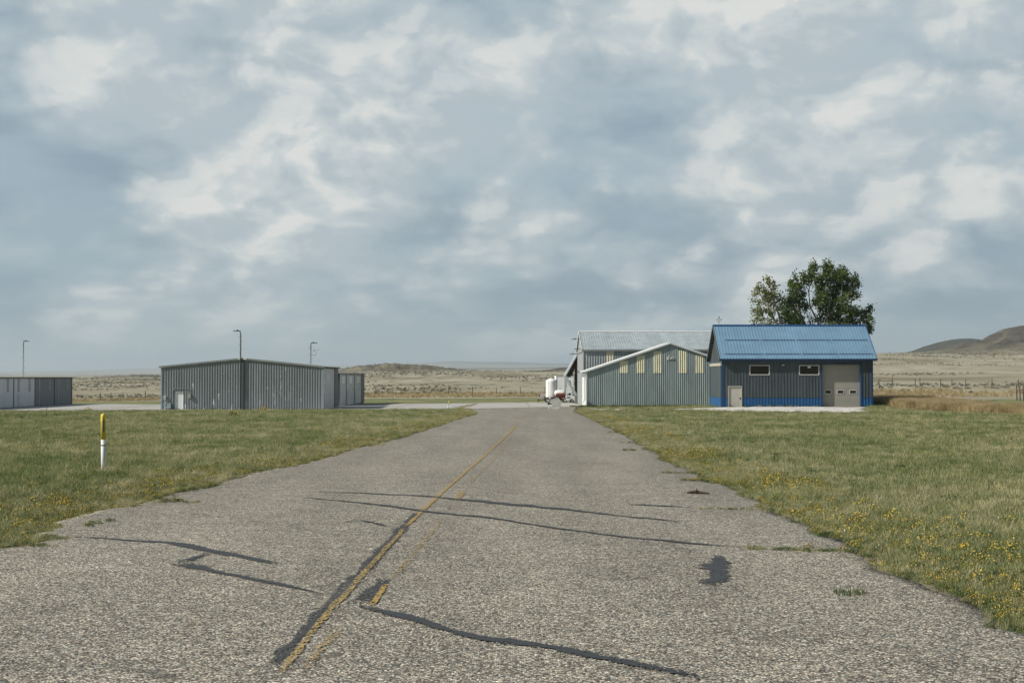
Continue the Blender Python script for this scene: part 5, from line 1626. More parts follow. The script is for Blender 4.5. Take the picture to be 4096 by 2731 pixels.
# ================================================================== bent sheet and white stub at the road end
def bent_sheet():
    y = 149.0; z = zg1(3.9, y) + 0.03
    s = y / F_PX
    X = lambda px: (px - 2048) * s
    Zp = lambda py: CAM_Z + (1507 - py) * s
    P = empty('bent_sheet', (X(2215), y, z), 'bent pale sheet-metal panel propped on a white stub where the road ends', 'sheet panel')
    b = 0.06
    MB().prism([(X(2193), y, Zp(1599)), (X(2232), y, Zp(1589)), (X(2237), y, Zp(1596)), (X(2200), y, Zp(1607))], (0.05, b, 0)).build('upper_fold', M['sheet_grey'], P)
    MB().prism([(X(2195), y - 0.05, Zp(1606)), (X(2237), y - 0.05, Zp(1596.5)), (X(2244), y - 0.04, Zp(1606)), (X(2241), y + 0.02, Zp(1628)), (X(2232), y, z - 0.02), (X(2198), y, z - 0.02), (X(2213), y - 0.02, Zp(1617))], (0.03, 0.05, 0)).build('lower_sheet', M['sheet_pale'], P)
    MB().prism([(X(2188), y - 0.06, Zp(1617)), (X(2194), y - 0.06, Zp(1608)), (X(2212), y - 0.07, Zp(1618))], (0, 0.3, 0)).build('brace', M['black'], P)
    MB().box(X(2192.5), X(2196.5), y - 0.05, y + 0.05, z - 0.1, Zp(1617)).build('stub_post', M['frame_white'], P)
    MB().box(X(2191.5), X(2196), y - 0.08, y + 0.02, Zp(1607), Zp(1599)).build('end_cap', M['paint_cream'], P)
bent_sheet()

# ================================================================== vehicles and tanks on the apron
def wheel(parent, x, y, z, r, w, axis='y', name='wheel'):
    mb = MB(); n = 20
    def ring(rr, o):
        return [((x + rr * math.cos(2 * math.pi * k / n), y + o, z + rr * math.sin(2 * math.pi * k / n)) if axis == 'y' else (x + o, y + rr * math.cos(2 * math.pi * k / n), z + rr * math.sin(2 * math.pi * k / n))) for k in range(n)]
    rs = [(r * 0.6, -w / 2), (r * 0.92, -w / 2), (r, -w * 0.32), (r, w * 0.32), (r * 0.92, w / 2), (r * 0.6, w / 2)]
    for (a, o) in rs: mb.v += ring(a, o)
    for k in range(len(rs) - 1):
        for s in range(n):
            mb.f.append((k * n + s, k * n + (s + 1) % n, (k + 1) * n + (s + 1) % n, (k + 1) * n + s))
    T = mb.build(name, M['rubber'], parent, smooth=True)
    mb = MB()
    mb.v = ring(r * 0.6, -w * 0.42) + ring(r * 0.22, -w * 0.30) + ring(r * 0.6, w * 0.42)
    for s in range(n): mb.f.append((s, (s + 1) % n, n + (s + 1) % n, n + s))
    mb.f.append(tuple(range(n, 2 * n))); mb.f.append(tuple(range(2 * n, 3 * n)))
    mb.build('rim', M['hub'], T)
    return T

def pickup():
    y = 201.5; zb = zg1(6.5, y) + 0.04; x0 = at_px(2155, y)
    P = empty('pickup_truck', (x0 + 2.8, y, zb), 'silver and tan pickup truck parked behind the white tank trailer', 'pickup truck')
    L = 5.6; w = 1.9
    ya, yb = y - w / 2, y + w / 2
    # lower body with wheel arches cut in the side outline
    def side(z0, z1, arches):
        pts = [(x0, z1), (x0, z0)]
        for c in arches:
            for k in range(9):
                a = math.pi - math.pi * k / 8
                pts.append((c + 0.48 * math.cos(a), z0 + 0.02 + 0.50 * math.sin(a)))
        pts += [(x0 + L, z0), (x0 + L, z1 - 0.1), (x0 + L - 0.2, z1)]
        return pts
    z0 = zb + 0.42
    lo = [(x0 + 0.02, zb + 0.78), (x0 + 0.02, z0)] + [p for c in (x0 + 1.15, x0 + 4.55) for p in [(c + 0.48 * math.cos(math.pi - math.pi * k / 8), z0 + 0.02 + 0.5 * math.sin(math.pi * k / 8)) for k in range(9)]] + [(x0 + L, z0), (x0 + L, zb + 0.78)]
    MB().prism([(p, ya, q) for p, q in lo if q < zb + 0.99], (0, w, 0)).build('lower_body', M['beige_car'], P)
    MB().box(x0 + 0.02, x0 + 2.25, ya + 0.01, yb - 0.01, zb + 0.781, zb + 1.16).build('bed_side', M['silver_car'], P)
    MB().box(x0 + 2.25, x0 + 4.05, ya + 0.01, yb - 0.01, zb + 0.781, zb + 1.16).build('door', M['silver_car'], P)
    MB().prism([(x0 + 2.3, ya + 0.08, zb + 1.161), (x0 + 4.05, ya + 0.08, zb + 1.161), (x0 + 3.55, ya + 0.16, zb + 1.75), (x0 + 2.45, ya + 0.16, zb + 1.78)], (0, w - 0.2, 0)).build('cab', M['silver_car'], P)
    MB().prism([(x0 + 2.5, ya + 0.075, zb + 1.22), (x0 + 3.8, ya + 0.075, zb + 1.22), (x0 + 3.45, ya + 0.15, zb + 1.68), (x0 + 2.6, ya + 0.15, zb + 1.70)], (0, 0.01, 0)).build('side_window', M['glass_dark'], P)
    MB().prism([(x0 + 4.05, ya + 0.02, zb + 0.781), (x0 + L, ya + 0.02, zb + 0.781), (x0 + L - 0.05, ya + 0.04, zb + 1.0), (x0 + 4.05, ya + 0.04, zb + 1.16)], (0, w - 0.06, 0)).build('bonnet', M['silver_car'], P)
    MB().box(x0 - 0.02, x0 + 0.14, ya - 0.005, ya + 0.12, zb + 0.82, zb + 1.12).build('tail_light', M['tail_red'], P)
    MB().box(x0 - 0.16, x0 + 0.05, ya, yb, zb + 0.50, zb + 0.66).build('bumper', M['hub'], P)
    for cx in (x0 + 1.15, x0 + 4.55):
        wheel(P, cx, ya + 0.14, zb + 0.38, 0.38, 0.26); wheel(P, cx, yb - 0.14, zb + 0.38, 0.38, 0.26)
pickup()

def tank_trailer():
    y = 198.6; zb = zg1(5.5, y) + 0.04
    s = y / F_PX
    x0, x1 = at_px(2158, y), at_px(2262, y)
    P = empty('tank_trailer', ((x0 + x1) / 2, y, zb), 'low black flatbed trailer carrying the tall white tank', 'trailer')
    deck = zb + 0.52
    MB().box(x0 + 0.5, x1, y - 0.95, y + 0.95, deck - 0.10, deck).build('deck', M['rusty'], P)
    MB().box(x0 + 0.4, x1 + 0.1, y - 0.98, y - 0.90, deck - 0.18, deck - 0.101).build('side_rail', M['black'], P)
    MB().tube([(x0 + 0.5, y, deck - 0.14), (x0 - 0.25, y, deck - 0.22)], 0.06, 6).build('tongue', M['black'], P)
    MB().tube([(x0 - 0.2, y - 0.3, zb), (x0 - 0.2, y - 0.3, deck)], 0.06, 8).build('jack', M['black'], P)
    for cx in (x0 + 1.05, x0 + 1.75):
        wheel(P, cx, y - 1.05, zb + 0.34, 0.34, 0.22); wheel(P, cx, y + 1.05, zb + 0.34, 0.34, 0.22)
    MB().box(x0 + 0.75, x0 + 2.05, y - 1.18, y - 0.94, deck - 0.02 + 0.17, deck + 0.22).build('fender', M['black'], P)
    # upright ribbed tank
    cx, cy = at_px(2206, y), y + 0.05
    T = empty('upright_tank', (cx, cy, deck), 'tall upright ribbed white plastic tank strapped on a flatbed', 'tank')
    r = 0.80; h0, h1 = deck, deck + 2.45
    prof = []
    n = 10
    for i in range(n):
        a = h0 + (h1 - h0) * i / n; b = h0 + (h1 - h0) * (i + 1) / n
        prof += [(r, a + 0.015), (r, b - 0.05), (r * 0.975, b - 0.03), (r * 0.975, b - 0.005)]
    prof += [(r, h1), (r * 0.97, h1 + 0.06), (r * 0.80, h1 + 0.20), (r * 0.50, h1 + 0.31), (r * 0.2, h1 + 0.36), (0.02, h1 + 0.37)]
    MB().lathe(cx, cy, prof, 32).build('body', M['plastic_white'], T, smooth=False)
    MB().lathe(cx, cy, [(0.20, h1 + 0.33), (0.20, h1 + 0.42), (0.02, h1 + 0.43)], 16).build('lid', M['plastic_white'], T)
    MB().tube([(cx - 0.45, cy - 0.69, h0), (cx - 0.45, cy - 0.69, h1), (cx - 0.28, cy - 0.40, h1 + 0.22), (cx, cy, h1 + 0.38)], 0.012, 6).build('strap', M['grey_trim'], T)
    return deck
tank_trailer()

def spray_tank():
    y = 197.4; zb = zg1(7.0, y) + 0.04
    xa, xb = at_px(2217.5, y), at_px(2264, y)
    P = empty('spray_tank', ((xa + xb) / 2, y, zb), 'white horizontal tank on a red frame beside the forklift', 'tank')
    zc = zb + 1.32; r = 0.46
    L = xb - xa
    prof = [(0.0, 0.05), (0.04, 0.55), (0.12, 0.85), (0.24, 1.0), (0.76, 1.0), (0.88, 0.85), (0.96, 0.55), (1.0, 0.05)]
    MB().tube([(xa + L * k, y, zc) for k, _ in prof], [r * q for _, q in prof], 24).build('body', M['plastic_white'], P, smooth=True)
    MB().tube([(xa + L * 0.55, y, zc + r - 0.03), (xa + L * 0.50, y, zc + r + 0.10), (xa + L * 0.42, y, zc + r + 0.17)], 0.04, 8).build('filler', M['pole_dark'], P)
    for k in (0.2, 0.86):
        MB().box(xa + L * k - 0.05, xa + L * k + 0.05, y - 0.30, y - 0.18, zc + r * 0.72, zc + r * 0.95).build('lug', M['grey_trim'], P)
    F = MB().box(xa + 0.20, xb - 0.14, y - 0.52, y - 0.44, zb + 0.72, zb + 1.26).build('front_plate', M['red_frame'], P)
    MB().box(xa + 0.50, xb - 0.55, y - 0.545, y - 0.521, zb + 0.93, zb + 1.08).build('plate_panel', M['rusty'], F)
    MB().box(xa + 0.6, xb - 0.2, y - 0.5, y + 0.5, zb + 0.50, zb + 0.72).build('frame', M['red_frame'], P)
    plank(MB(), (xa + 0.2, y - 0.57, zb + 0.78), (xb - 0.05, y - 0.57, zb + 1.0), 0.05, 0.08).build('boom', M['black'], P)
    wheel(P, xa + 0.55, y - 0.55, zb + 0.34, 0.34, 0.22); wheel(P, xb - 0.15, y - 0.55, zb + 0.34, 0.34, 0.22)
    wheel(P, xa + 0.55, y + 0.55, zb + 0.34, 0.34, 0.22); wheel(P, xb - 0.15, y + 0.55, zb + 0.34, 0.34, 0.22)
    MB().tube([(xb - 0.5, y - 0.62, zb + 0.62), (xb + 0.05, y - 0.62, zb + 0.60)], 0.03, 6).build('hose_bar', M['frame_white'], P)
spray_tank()

def box_trailer():
    y = 206.0; zb = zg1(7.5, y) + 0.03
    xa, xb = at_px(2224.5, y), at_px(2294.5, y)
    zt = CAM_Z + (1507 - 1503) * y / F_PX
    P = empty('box_trailer', ((xa + xb) / 2, y, zb), 'tall pale grey box trailer with closed rear doors behind the tanks', 'trailer')
    MB().box(xa, xb, y + 0.06, y + 8.0, zb + 1.05, zt).build('body', M['box_grey'], P)
    xm = (xa + xb) / 2
    for (a, b) in ((xa + 0.09, xm - 0.10), (xm + 0.10, xb - 0.09)):
        d = MB().box(a, b, y + 0.01, y + 0.055, zb + 1.12, zt - 0.10).build('rear_door', M['box_grey'], P)
        for k in (0.25, 0.5, 0.75):
            MB().box(a - 0.02, a + 0.10, y - 0.02, y + 0.009, zb + 1.1 + (zt - zb - 1.2) * k - 0.05, zb + 1.1 + (zt - zb - 1.2) * k + 0.05).build('hinge', M['grey_trim'], d)
    for xx in (xm - 0.06, xm + 0.06):
        MB().tube([(xx, y - 0.02, zb + 1.1), (xx, y - 0.02, zt - 0.1)], 0.025, 6).build('lock_bar', M['frame_white'], P)
    fr = MB()
    fr.box(xa - 0.01, xa + 0.08, y - 0.02, y + 0.06, zb + 1.0, zt); fr.box(xb - 0.08, xb + 0.01, y - 0.02, y + 0.06, zb + 1.0, zt)
    fr.box(xa + 0.08, xb - 0.08, y - 0.02, y + 0.06, zt - 0.09, zt)
    fr.build('rear_frame', M['frame_white'], P)
    MB().box(xa, xb, y - 0.03, y + 8.0, zt + 0.001, zt + 0.05).build('roof_edge', M['grey_trim'], P)
    MB().box(xa + 0.1, xb - 0.1, y + 0.0, y + 0.1, zb + 0.45, zb + 0.55).build('bumper', M['pole_dark'], P)
    for cx in (xa + 0.25, xb - 0.25):
        wheel(P, cx, y + 1.2, zb + 0.5, 0.5, 0.3, 'x')
box_trailer()

def forklift():
    y = 196.2; zb = zg1(8.0, y) + 0.04
    s = y / F_PX
    X = lambda px: (px - 2048) * s
    Zp = lambda py: zb + (1609.5 - py) * s
    P = empty('forklift', (X(2286), y, zb), 'white forklift seen from its rounded rear under the folding door', 'forklift')
    xa, xb = X(2262), X(2309)
    # counterweight and hood, outline seen from the side
    out = [(2263, 1591), (2262, 1585), (2266, 1582.5), (2284, 1581), (2308, 1583), (2310, 1590), (2310, 1606), (2294, 1606)]
    arch = [(2292.5 + 8.3 * math.cos(a), 1604 - 9.0 * math.sin(a)) for a in [math.pi * k / 8 for k in range(9)]]
    arch = [(px - 6.5, py) for px, py in arch]
    out = out[:-1] + arch + [(2276, 1606), (2271, 1606), (2267, 1599)]
    MB().prism([(X(a), y - 0.45, Zp(b)) for a, b in out], (0, 0.9, 0)).build('body', M['paint_white'], P, bevel=0.03)
    for (a, b) in ((1586.5, 1588.5), (1590.0, 1592.0)):
        MB().box(X(2264.5), X(2280), y - 0.462, y - 0.447, Zp(b), Zp(a)).build('vent', M['black'], P)
    MB().box(X(2269), X(2275), y - 0.466, y - 0.447, Zp(1602.5), Zp(1600)).build('tow_pin', M['pole_dark'], P)
    # overhead guard
    for px in (2265.5, 2286.5):
        for yy in (y - 0.40, y + 0.36):
            MB().box(X(px) - 0.03, X(px) + 0.03, yy - 0.03, yy + 0.03, Zp(1583), Zp(1557)).build('guard_post', M['paint_white'], P)
    MB().box(X(2264), X(2288), y - 0.45, y + 0.45, Zp(1557.5), Zp(1554)).build('guard_roof', M['paint_white'], P)
    MB().box(X(2274), X(2283.5), y - 0.30, y - 0.14, Zp(1580.5), Zp(1572)).build('seat', M['black'], P)
    MB().box(X(2288), X(2296), y - 0.2, y - 0.1, Zp(1581), Zp(1566)).build('mast', M['frame_white'], P)
    MB().tube([(X(2284.5), y - 0.25, Zp(1578.5)), (X(2300), y - 0.25, Zp(1577))], 0.10, 10).build('gas_bottle', M['frame_white'], P)
    MB().box(X(2286), X(2299), y - 0.35, y - 0.05, Zp(1582), Zp(1580)).build('bottle_cradle', M['black'], P)
    wheel(P, X(2286), y - 0.38, zb + 0.25, 0.25, 0.2); wheel(P, X(2308), y - 0.40, zb + 0.32, 0.32, 0.24)
    wheel(P, X(2286), y + 0.38, zb + 0.25, 0.25, 0.2); wheel(P, X(2308), y + 0.40, zb + 0.32, 0.32, 0.24)
forklift()

def golf_cart():
    y = 203.0; zb = zg1(9.5, y) + 0.02
    x0 = at_px(2290, y)
    P = empty('golf_cart', (x0 + 0.9, y, zb), 'small cart with a white canopy partly hidden by the tall hangar', 'cart')
    zt = CAM_Z + (1507 - 1543) * y / F_PX
    MB().box(x0, x0 + 1.5, y - 0.55, y + 0.55, zt - 0.05, zt + 0.02).build('canopy', M['paint_white'], P)
    for dx in (0.05, 1.35):
        MB().tube([(x0 + dx + 0.1, y - 0.5, zb + 0.5), (x0 + dx, y - 0.5, zt - 0.05)], 0.03, 6).build('canopy_post', M['paint_white'], P)
        MB().tube([(x0 + dx + 0.1, y + 0.5, zb + 0.5), (x0 + dx, y + 0.5, zt - 0.05)], 0.03, 6).build('canopy_post', M['paint_white'], P)
    MB().box(x0 + 0.0, x0 + 1.7, y - 0.55, y + 0.55, zb + 0.30, zb + 0.60).build('body', M['navy'], P, bevel=0.04)
    MB().box(x0 + 0.4, x0 + 1.0, y - 0.5, y + 0.5, zb + 0.601, zb + 0.85).build('seat', M['navy'], P, bevel=0.03)
    MB().box(x0 + 0.3, x0 + 0.42, y - 0.5, y + 0.5, zb + 0.851, zb + 1.30).build('backrest', M['weed_brown'], P, bevel=0.03)
    for cx in (x0 + 0.3, x0 + 1.4):
        wheel(P, cx, y - 0.5, zb + 0.22, 0.22, 0.16)
golf_cart()


# ================================================================== fences
def fence(name, label, bases, heights, rails=(), r=0.075, mat_=None, wires=True, rail_mat=None):
    """posts stand where their feet are seen; heights in metres; rails join posts i and j at a share of their height"""
    pts = []
    for (px, py) in bases:
        x, y, z = unproj(px, py)
        pts.append((x, y, z))
    c = pts[len(pts) // 2]
    F = empty(name, c, label, 'fence')
    tops = []
    for k, ((x, y, z), h) in enumerate(zip(pts, heights)):
        lean = random.uniform(-0.03, 0.03)
        MB().tube([(x, y, z - 0.2), (x + lean * h, y, z + h)], [r * random.uniform(0.95, 1.1), r * random.uniform(0.8, 0.95)], 7).build('post', mat_ or M['wood_post'], F)
        tops.append((x + lean * h, y, z + h))
    for (i, j, k0, k1) in rails:
        a = Vector(pts[i]) + Vector((0, 0, heights[i] * k0)); b = Vector(pts[j]) + Vector((0, 0, heights[j] * k1))
        MB().tube([tuple(a), tuple(b)], r * 0.75, 7).build('rail', rail_mat or mat_ or M['wood_post'], F)
    if wires:
        for k in (0.25, 0.45, 0.65, 0.9):
            mb = MB()
            mb.tube([tuple(Vector(p) + Vector((0, 0, h * k))) for p, h in zip(pts, heights)], 0.006, 4)
            mb.build('wire', M['steel'], F)
    return F
mid = [(1503, 1581), (1604, 1582), (1698.5, 1582), (1793.6, 1582), (1889.5, 1581.5), (1985.5, 1581), (2082, 1580.5), (2181, 1580)]
fence('range_fence', 'wire fence of dark posts behind the apron, between the grey hangar and the tanks', mid, [1.75] * 8)
lft = [(309.5, 1598), (401, 1599.5), (443.5, 1599), (491, 1597), (582, 1597)]
fence('brace_fence', 'far wire fence with a braced corner between the white sheds and the grey hangar', lft, [1.35, 1.6, 1.6, 1.65, 1.9], rails=[(1, 2, 0.5, 0.5), (2, 3, 0.5, 0.6)], r=0.085)
rgt = [(3428, 1553), (3516, 1551), (3568.6, 1551), (3661, 1549.5), (3762.5, 1549), (3863, 1550), (3968, 1550), (4074, 1552), (4175, 1553)]
fence('pasture_fence', 'wire fence with a braced rail crossing the pale range right of the barn', rgt, [1.75] * 9, rails=[(0, 1, 0.75, 0.72), (1, 2, 0.72, 0.78)], r=0.075)
cor = [(4068, 1601), (4081, 1602.5), (4095, 1604), (4112, 1606)]
fence('corral_fence', 'cluster of tall dark posts with a grey rail at the right edge', cor, [1.85, 1.85, 1.85, 1.85], rails=[(0, 3, 0.72, 0.74)], r=0.075, wires=False, rail_mat=M['wood_grey'])

# ================================================================== utility poles on the range
def utility_pole(px, py, hpx, arm, label):
    x, y, z = unproj(px, py, 6000)
    h = hpx * y / F_PX
    P = empty('utility_pole', (x, y, z), label, 'utility pole', 'utility poles crossing the range')
    r = max(0.11, 0.9 * y / F_PX * 0.55)
    MB().tube([(x, y, z - 0.3), (x, y, z + h)], [r, r * 0.75], 7).build('pole', M['wood_pole'], P)
    if arm > 0:
        za = z + h * 0.82
        w = arm * y / F_PX
        MB().box(x - w, x + w, y - 0.06, y + 0.06, za - r * 0.5, za + r * 0.5).build('crossarm', M['wood_pole'], P)
        for k in (-0.95, 0.0, 0.95):
            MB().tube([(x + w * k, y, za + r * 0.5), (x + w * k, y, za + r * 0.5 + 1.8 * y / F_PX)], r * 0.6, 6).build('insulator', M['frame_white'], P)
UP = [(3561, 1441, 39, 4, 'tallest far utility pole, first one right of the barn on the skyline'),
      (3612, 1438, 28, 0, 'bare far utility pole between the skyline pole and the dark hill'),
      (3662, 1437, 30, 3, 'far utility pole just left of the dark hill'),
      (3708, 1447, 31, 0, 'thin far utility pole below the foot of the dark hill'),
      (3736.5, 1460, 33, 0, 'darker single utility pole lower on the slope under the dark hill'),
      (3748.5, 1445, 30, 3, 'far utility pole in front of the dark hill'),
      (3782, 1426, 28, 4, 'far utility pole against the middle of the dark hill'),
      (3818, 1414, 18, 3, 'small far utility pole against the right flank of the dark hill'),
      (3679.5, 1547, 37, 8, 'near utility pole with a wide crossarm behind the pasture fence'),
      (3571, 1530, 34, 5, 'leaning brown utility pole behind the braced fence rail'),
      (3807.5, 1546, 31, 7, 'pale utility pole with a low crossarm right of the wide-armed one'),
      (3952.5, 1545, 18, 0, 'short pale utility pole near the right end of the pasture fence')]
for q in UP: utility_pole(*q)

# ================================================================== cottonwood trees behind the barn
def leaf_cloud(lobes, n_per, size, seed):
    rng = np.random.default_rng(seed)
    C = []
    for (cx, cy, cz, rx, ry, rz, dens) in lobes:
        vol = rx * ry * rz
        n_cl = max(5, int(vol ** 0.66 * 92 * dens))
        d = rng.normal(size=(n_cl, 3)); d /= np.linalg.norm(d, axis=1)[:, None]
        rad = rng.uniform(0.25, 1.05, n_cl) ** 0.55
        cc = np.stack([cx + d[:, 0] * rx * rad, cy + d[:, 1] * ry * rad, cz + d[:, 2] * rz * rad], -1)
        for c in cc:
            k = max(4, int(n_per * rng.uniform(0.5, 1.4)))
            C.append(c + rng.normal(size=(k, 3)) * np.array([0.20, 0.20, 0.24]))
    P = np.concatenate(C)
    n = len(P)
    a = rng.normal(size=(n, 3)); a /= np.linalg.norm(a, axis=1)[:, None]
    b = rng.normal(size=(n, 3)); b -= a * (a * b).sum(1)[:, None]; b /= np.linalg.norm(b, axis=1)[:, None]
    s = size * rng.uniform(0.65, 1.35, n)[:, None]
    V = np.stack([P - a * s * 0.6, P + b * s * 0.45, P + a * s * 0.75, P - b * s * 0.45], 1).reshape(-1, 3)
    F = np.arange(n * 4).reshape(n, 4)
    return V, F

def build_tree(name, label, base, lobes2d, stems, leaf_mat, Y, seed, dens=1.0, size=0.15, n_per=9):
    rng = np.random.default_rng(seed)
    k = 1 / 3.92
    def W3(zx, zy, y):
        px = 2940 + zx * k; py = 1020 + zy * k
        return ((px - 2048) * y / F_PX, y, CAM_Z + (HORIZON - py) * y / F_PX)
    m = k * Y / F_PX
    zb = zg1(*base)
    T = empty(name, (base[0], base[1], zb), label, 'tree')
    lobes = []
    for (zx, zy, rx, ry, d) in lobes2d:
        y = Y + rng.uniform(-1.6, 1.6)
        x, y, z = W3(zx, zy, y)
        lobes.append((x, y, z, rx * m, max(rx, ry) * m * 0.9, ry * m, d * dens))
    # trunk and limbs
    fork = Vector((base[0], base[1], zb + 2.2))
    MB().tube([(base[0], base[1], zb - 0.3), (base[0] + 0.05, base[1], zb + 1.0), tuple(fork)], [0.42, 0.33, 0.30], 10).build('trunk', M['bark_pale'], T)
    tips = [Vector(l[:3]) for l in lobes]
    mb = MB()
    for st in stems:
        pts = [fork] + [Vector(W3(a, b, Y + rng.uniform(-0.8, 0.8))) for a, b in st]
        mb.tube([tuple(p) for p in pts], [0.15 * (1 - 0.85 * i / (len(pts) - 1)) + 0.02 for i in range(len(pts))], 7)
        for tip in tips:
            # twigs out of the nearest limb point
            d = [(p - tip).length for p in pts]
            j = int(np.argmin(d))
            if d[j] < 1.6 and rng.random() < 0.6:
                a = pts[j]; mid_ = a.lerp(tip, 0.5) + Vector((rng.uniform(-.2, .2), rng.uniform(-.2, .2), -0.15))
                mb.tube([tuple(a), tuple(mid_), tuple(tip)], [0.035, 0.025, 0.01], 5)
    mb.build('limbs', M['bark_pale'], T)
    V, F = leaf_cloud(lobes, n_per, size, seed + 1)
    off = np.array(T.location)
    me = np_mesh('crown', V - off, F, leaf_mat)
    o = bpy.data.objects.new('crown', me)
    COL.objects.link(o); o.parent = T

Y_T = 163.0
sparse = [(515, 380, 35, 50, .8), (560, 460, 60, 60, .7), (630, 480, 40, 45, .7), (365, 500, 40, 55, .8), (430, 500, 40, 45, .6), (320, 600, 55, 40, .8), (480, 590, 70, 60, .9),
          (290, 730, 50, 30, .8), (370, 745, 50, 35, .7), (520, 700, 90, 70, .9), (620, 620, 70, 60, .8), (440, 860, 80, 50, .9), (330, 900, 60, 60, .9), (540, 920, 60, 60, .7),
          (300, 1030, 55, 50, .8), (420, 1020, 60, 50, .7), (640, 780, 70, 60, .8), (600, 900, 50, 60, .6), (560, 1060, 60, 50, .7), (690, 680, 50, 50, .9), (650, 1090, 60, 40, .8), (480, 1150, 110, 60, .6)]
build_tree('cottonwood_tree', 'sparse pale-leaved cottonwood leaning left above the blue barn roof', (31.0, Y_T), sparse,
           [[(690, 1150), (600, 980), (540, 850), (480, 730), (400, 620), (360, 520)], [(740, 1130), (700, 960), (650, 830), (600, 640), (540, 470), (515, 390)], [(640, 1120), (480, 1000), (340, 900)]],
           M['leaf_light'], Y_T, 11, 1.0, 0.19, 10)
dense = [(940, 360, 45, 50, 1), (900, 450, 55, 70, 1), (1000, 440, 55, 80, 1), (930, 560, 90, 100, 1), (1030, 640, 80, 110, 1), (900, 720, 90, 100, 1), (1040, 790, 100, 90, 1),
         (800, 740, 80, 70, 1), (770, 860, 90, 90, 1), (900, 900, 130, 110, 1), (800, 1020, 110, 90, 1), (980, 1020, 130, 90, 1), (1075, 340, 45, 70, .9), (1130, 430, 60, 80, .9),
         (1250, 140, 50, 50, 1), (1240, 230, 80, 80, 1), (1190, 330, 70, 80, 1), (1290, 400, 90, 90, 1), (1425, 140, 45, 55, 1), (1440, 240, 80, 90, 1), (1510, 170, 35, 60, 1), (1520, 330, 90, 90, 1),
         (1400, 380, 90, 100, 1), (1690, 200, 40, 60, 1), (1690, 300, 80, 80, 1), (1610, 290, 60, 70, 1), (1780, 350, 70, 80, 1), (1620, 430, 110, 110, 1), (1890, 340, 30, 60, 1), (1900, 430, 55, 80, 1),
         (1800, 480, 100, 100, 1), (1460, 520, 120, 110, 1), (1650, 580, 130, 110, 1), (1830, 600, 90, 80, 1), (1930, 620, 45, 45, 1), (1300, 560, 80, 80, .9), (1350, 680, 110, 90, 1),
         (1520, 700, 130, 110, 1), (1700, 740, 110, 100, 1), (1270, 730, 70, 70, .9), (1380, 830, 100, 90, 1), (1560, 870, 130, 100, 1), (1740, 880, 120, 90, 1), (1880, 880, 90, 80, 1),
         (1400, 1000, 100, 90, 1), (1600, 1020, 140, 90, 1), (1800, 1020, 120, 80, 1), (1940, 950, 80, 80, 1), (2040, 900, 60, 60, 1), (2110, 860, 50, 60, 1), (2150, 800, 18, 40, 1),
         (2060, 1010, 60, 60, 1), (2140, 1010, 35, 40, 1), (2100, 1090, 55, 60, 1), (2130, 1160, 40, 50, 1), (2080, 1190, 50, 60, 1), (1150, 850, 60, 60, .6), (1200, 1000, 50, 60, .5),
         (1000, 1150, 200, 80, .8), (1600, 1160, 260, 90, .8), (1950, 1150, 90, 90, .9), (1250, 1100, 60, 60, .5)]
build_tree('cottonwood_tree', 'tall dark leafy cottonwood rising behind the blue barn roof', (36.0, Y_T + 2.5), dense,
           [[(1300, 1250), (1100, 1080), (1000, 850), (950, 600), (930, 420)], [(1400, 1250), (1280, 1000), (1180, 800), (1160, 560), (1240, 250)], [(1480, 1230), (1440, 900), (1430, 600), (1430, 250)],
            [(1540, 1230), (1620, 900), (1680, 600), (1690, 300)], [(1600, 1240), (1780, 950), (1850, 650), (1890, 430)], [(1640, 1250), (1900, 1080), (2050, 950), (2120, 860)], [(1360, 1250), (1190, 1100), (1150, 950)]],
           M['leaf_dense'], Y_T + 2.5, 12, 1.0, 0.17, 11)

# ================================================================== plants
def blades_mesh(name, n, spread, h, w, bend, mat_, seed, flat=0.15):
    rng = np.random.default_rng(seed)
    V = []; F = []
    for i in range(n):
        r = spread * math.sqrt(rng.random()); a = rng.uniform(0, 2 * math.pi)
        x, y = r * math.cos(a), r * math.sin(a)
        hh = h * rng.uniform(0.45, 1.15); ww = w * rng.uniform(0.7, 1.3)
        d = rng.uniform(0, 2 * math.pi); lean = bend * rng.uniform(0.15, 1.0) * hh
        lx, ly = lean * math.cos(d), lean * math.sin(d)
        t = rng.uniform(0, math.pi); ox, oy = ww * 0.5 * math.cos(t), ww * 0.5 * math.sin(t)
        k = len(V)
        V += [(x - ox, y - oy, -0.02), (x + ox, y + oy, -0.02), (x + lx * 0.35 - ox * 0.8, y + ly * 0.35 - oy * 0.8, hh * 0.6), (x + lx * 0.35 + ox * 0.8, y + ly * 0.35 + oy * 0.8, hh * 0.6),
              (x + lx, y + ly, hh * (1 - 0.25 * abs(lean) / max(hh, 1e-3)))]
        F += [(k, k + 1, k + 3, k + 2), (k + 2, k + 3, k + 4)]
    me = bpy.data.meshes.new(name)
    me.from_pydata(V, [], F); me.update(); me.materials.append(mat_)
    return me

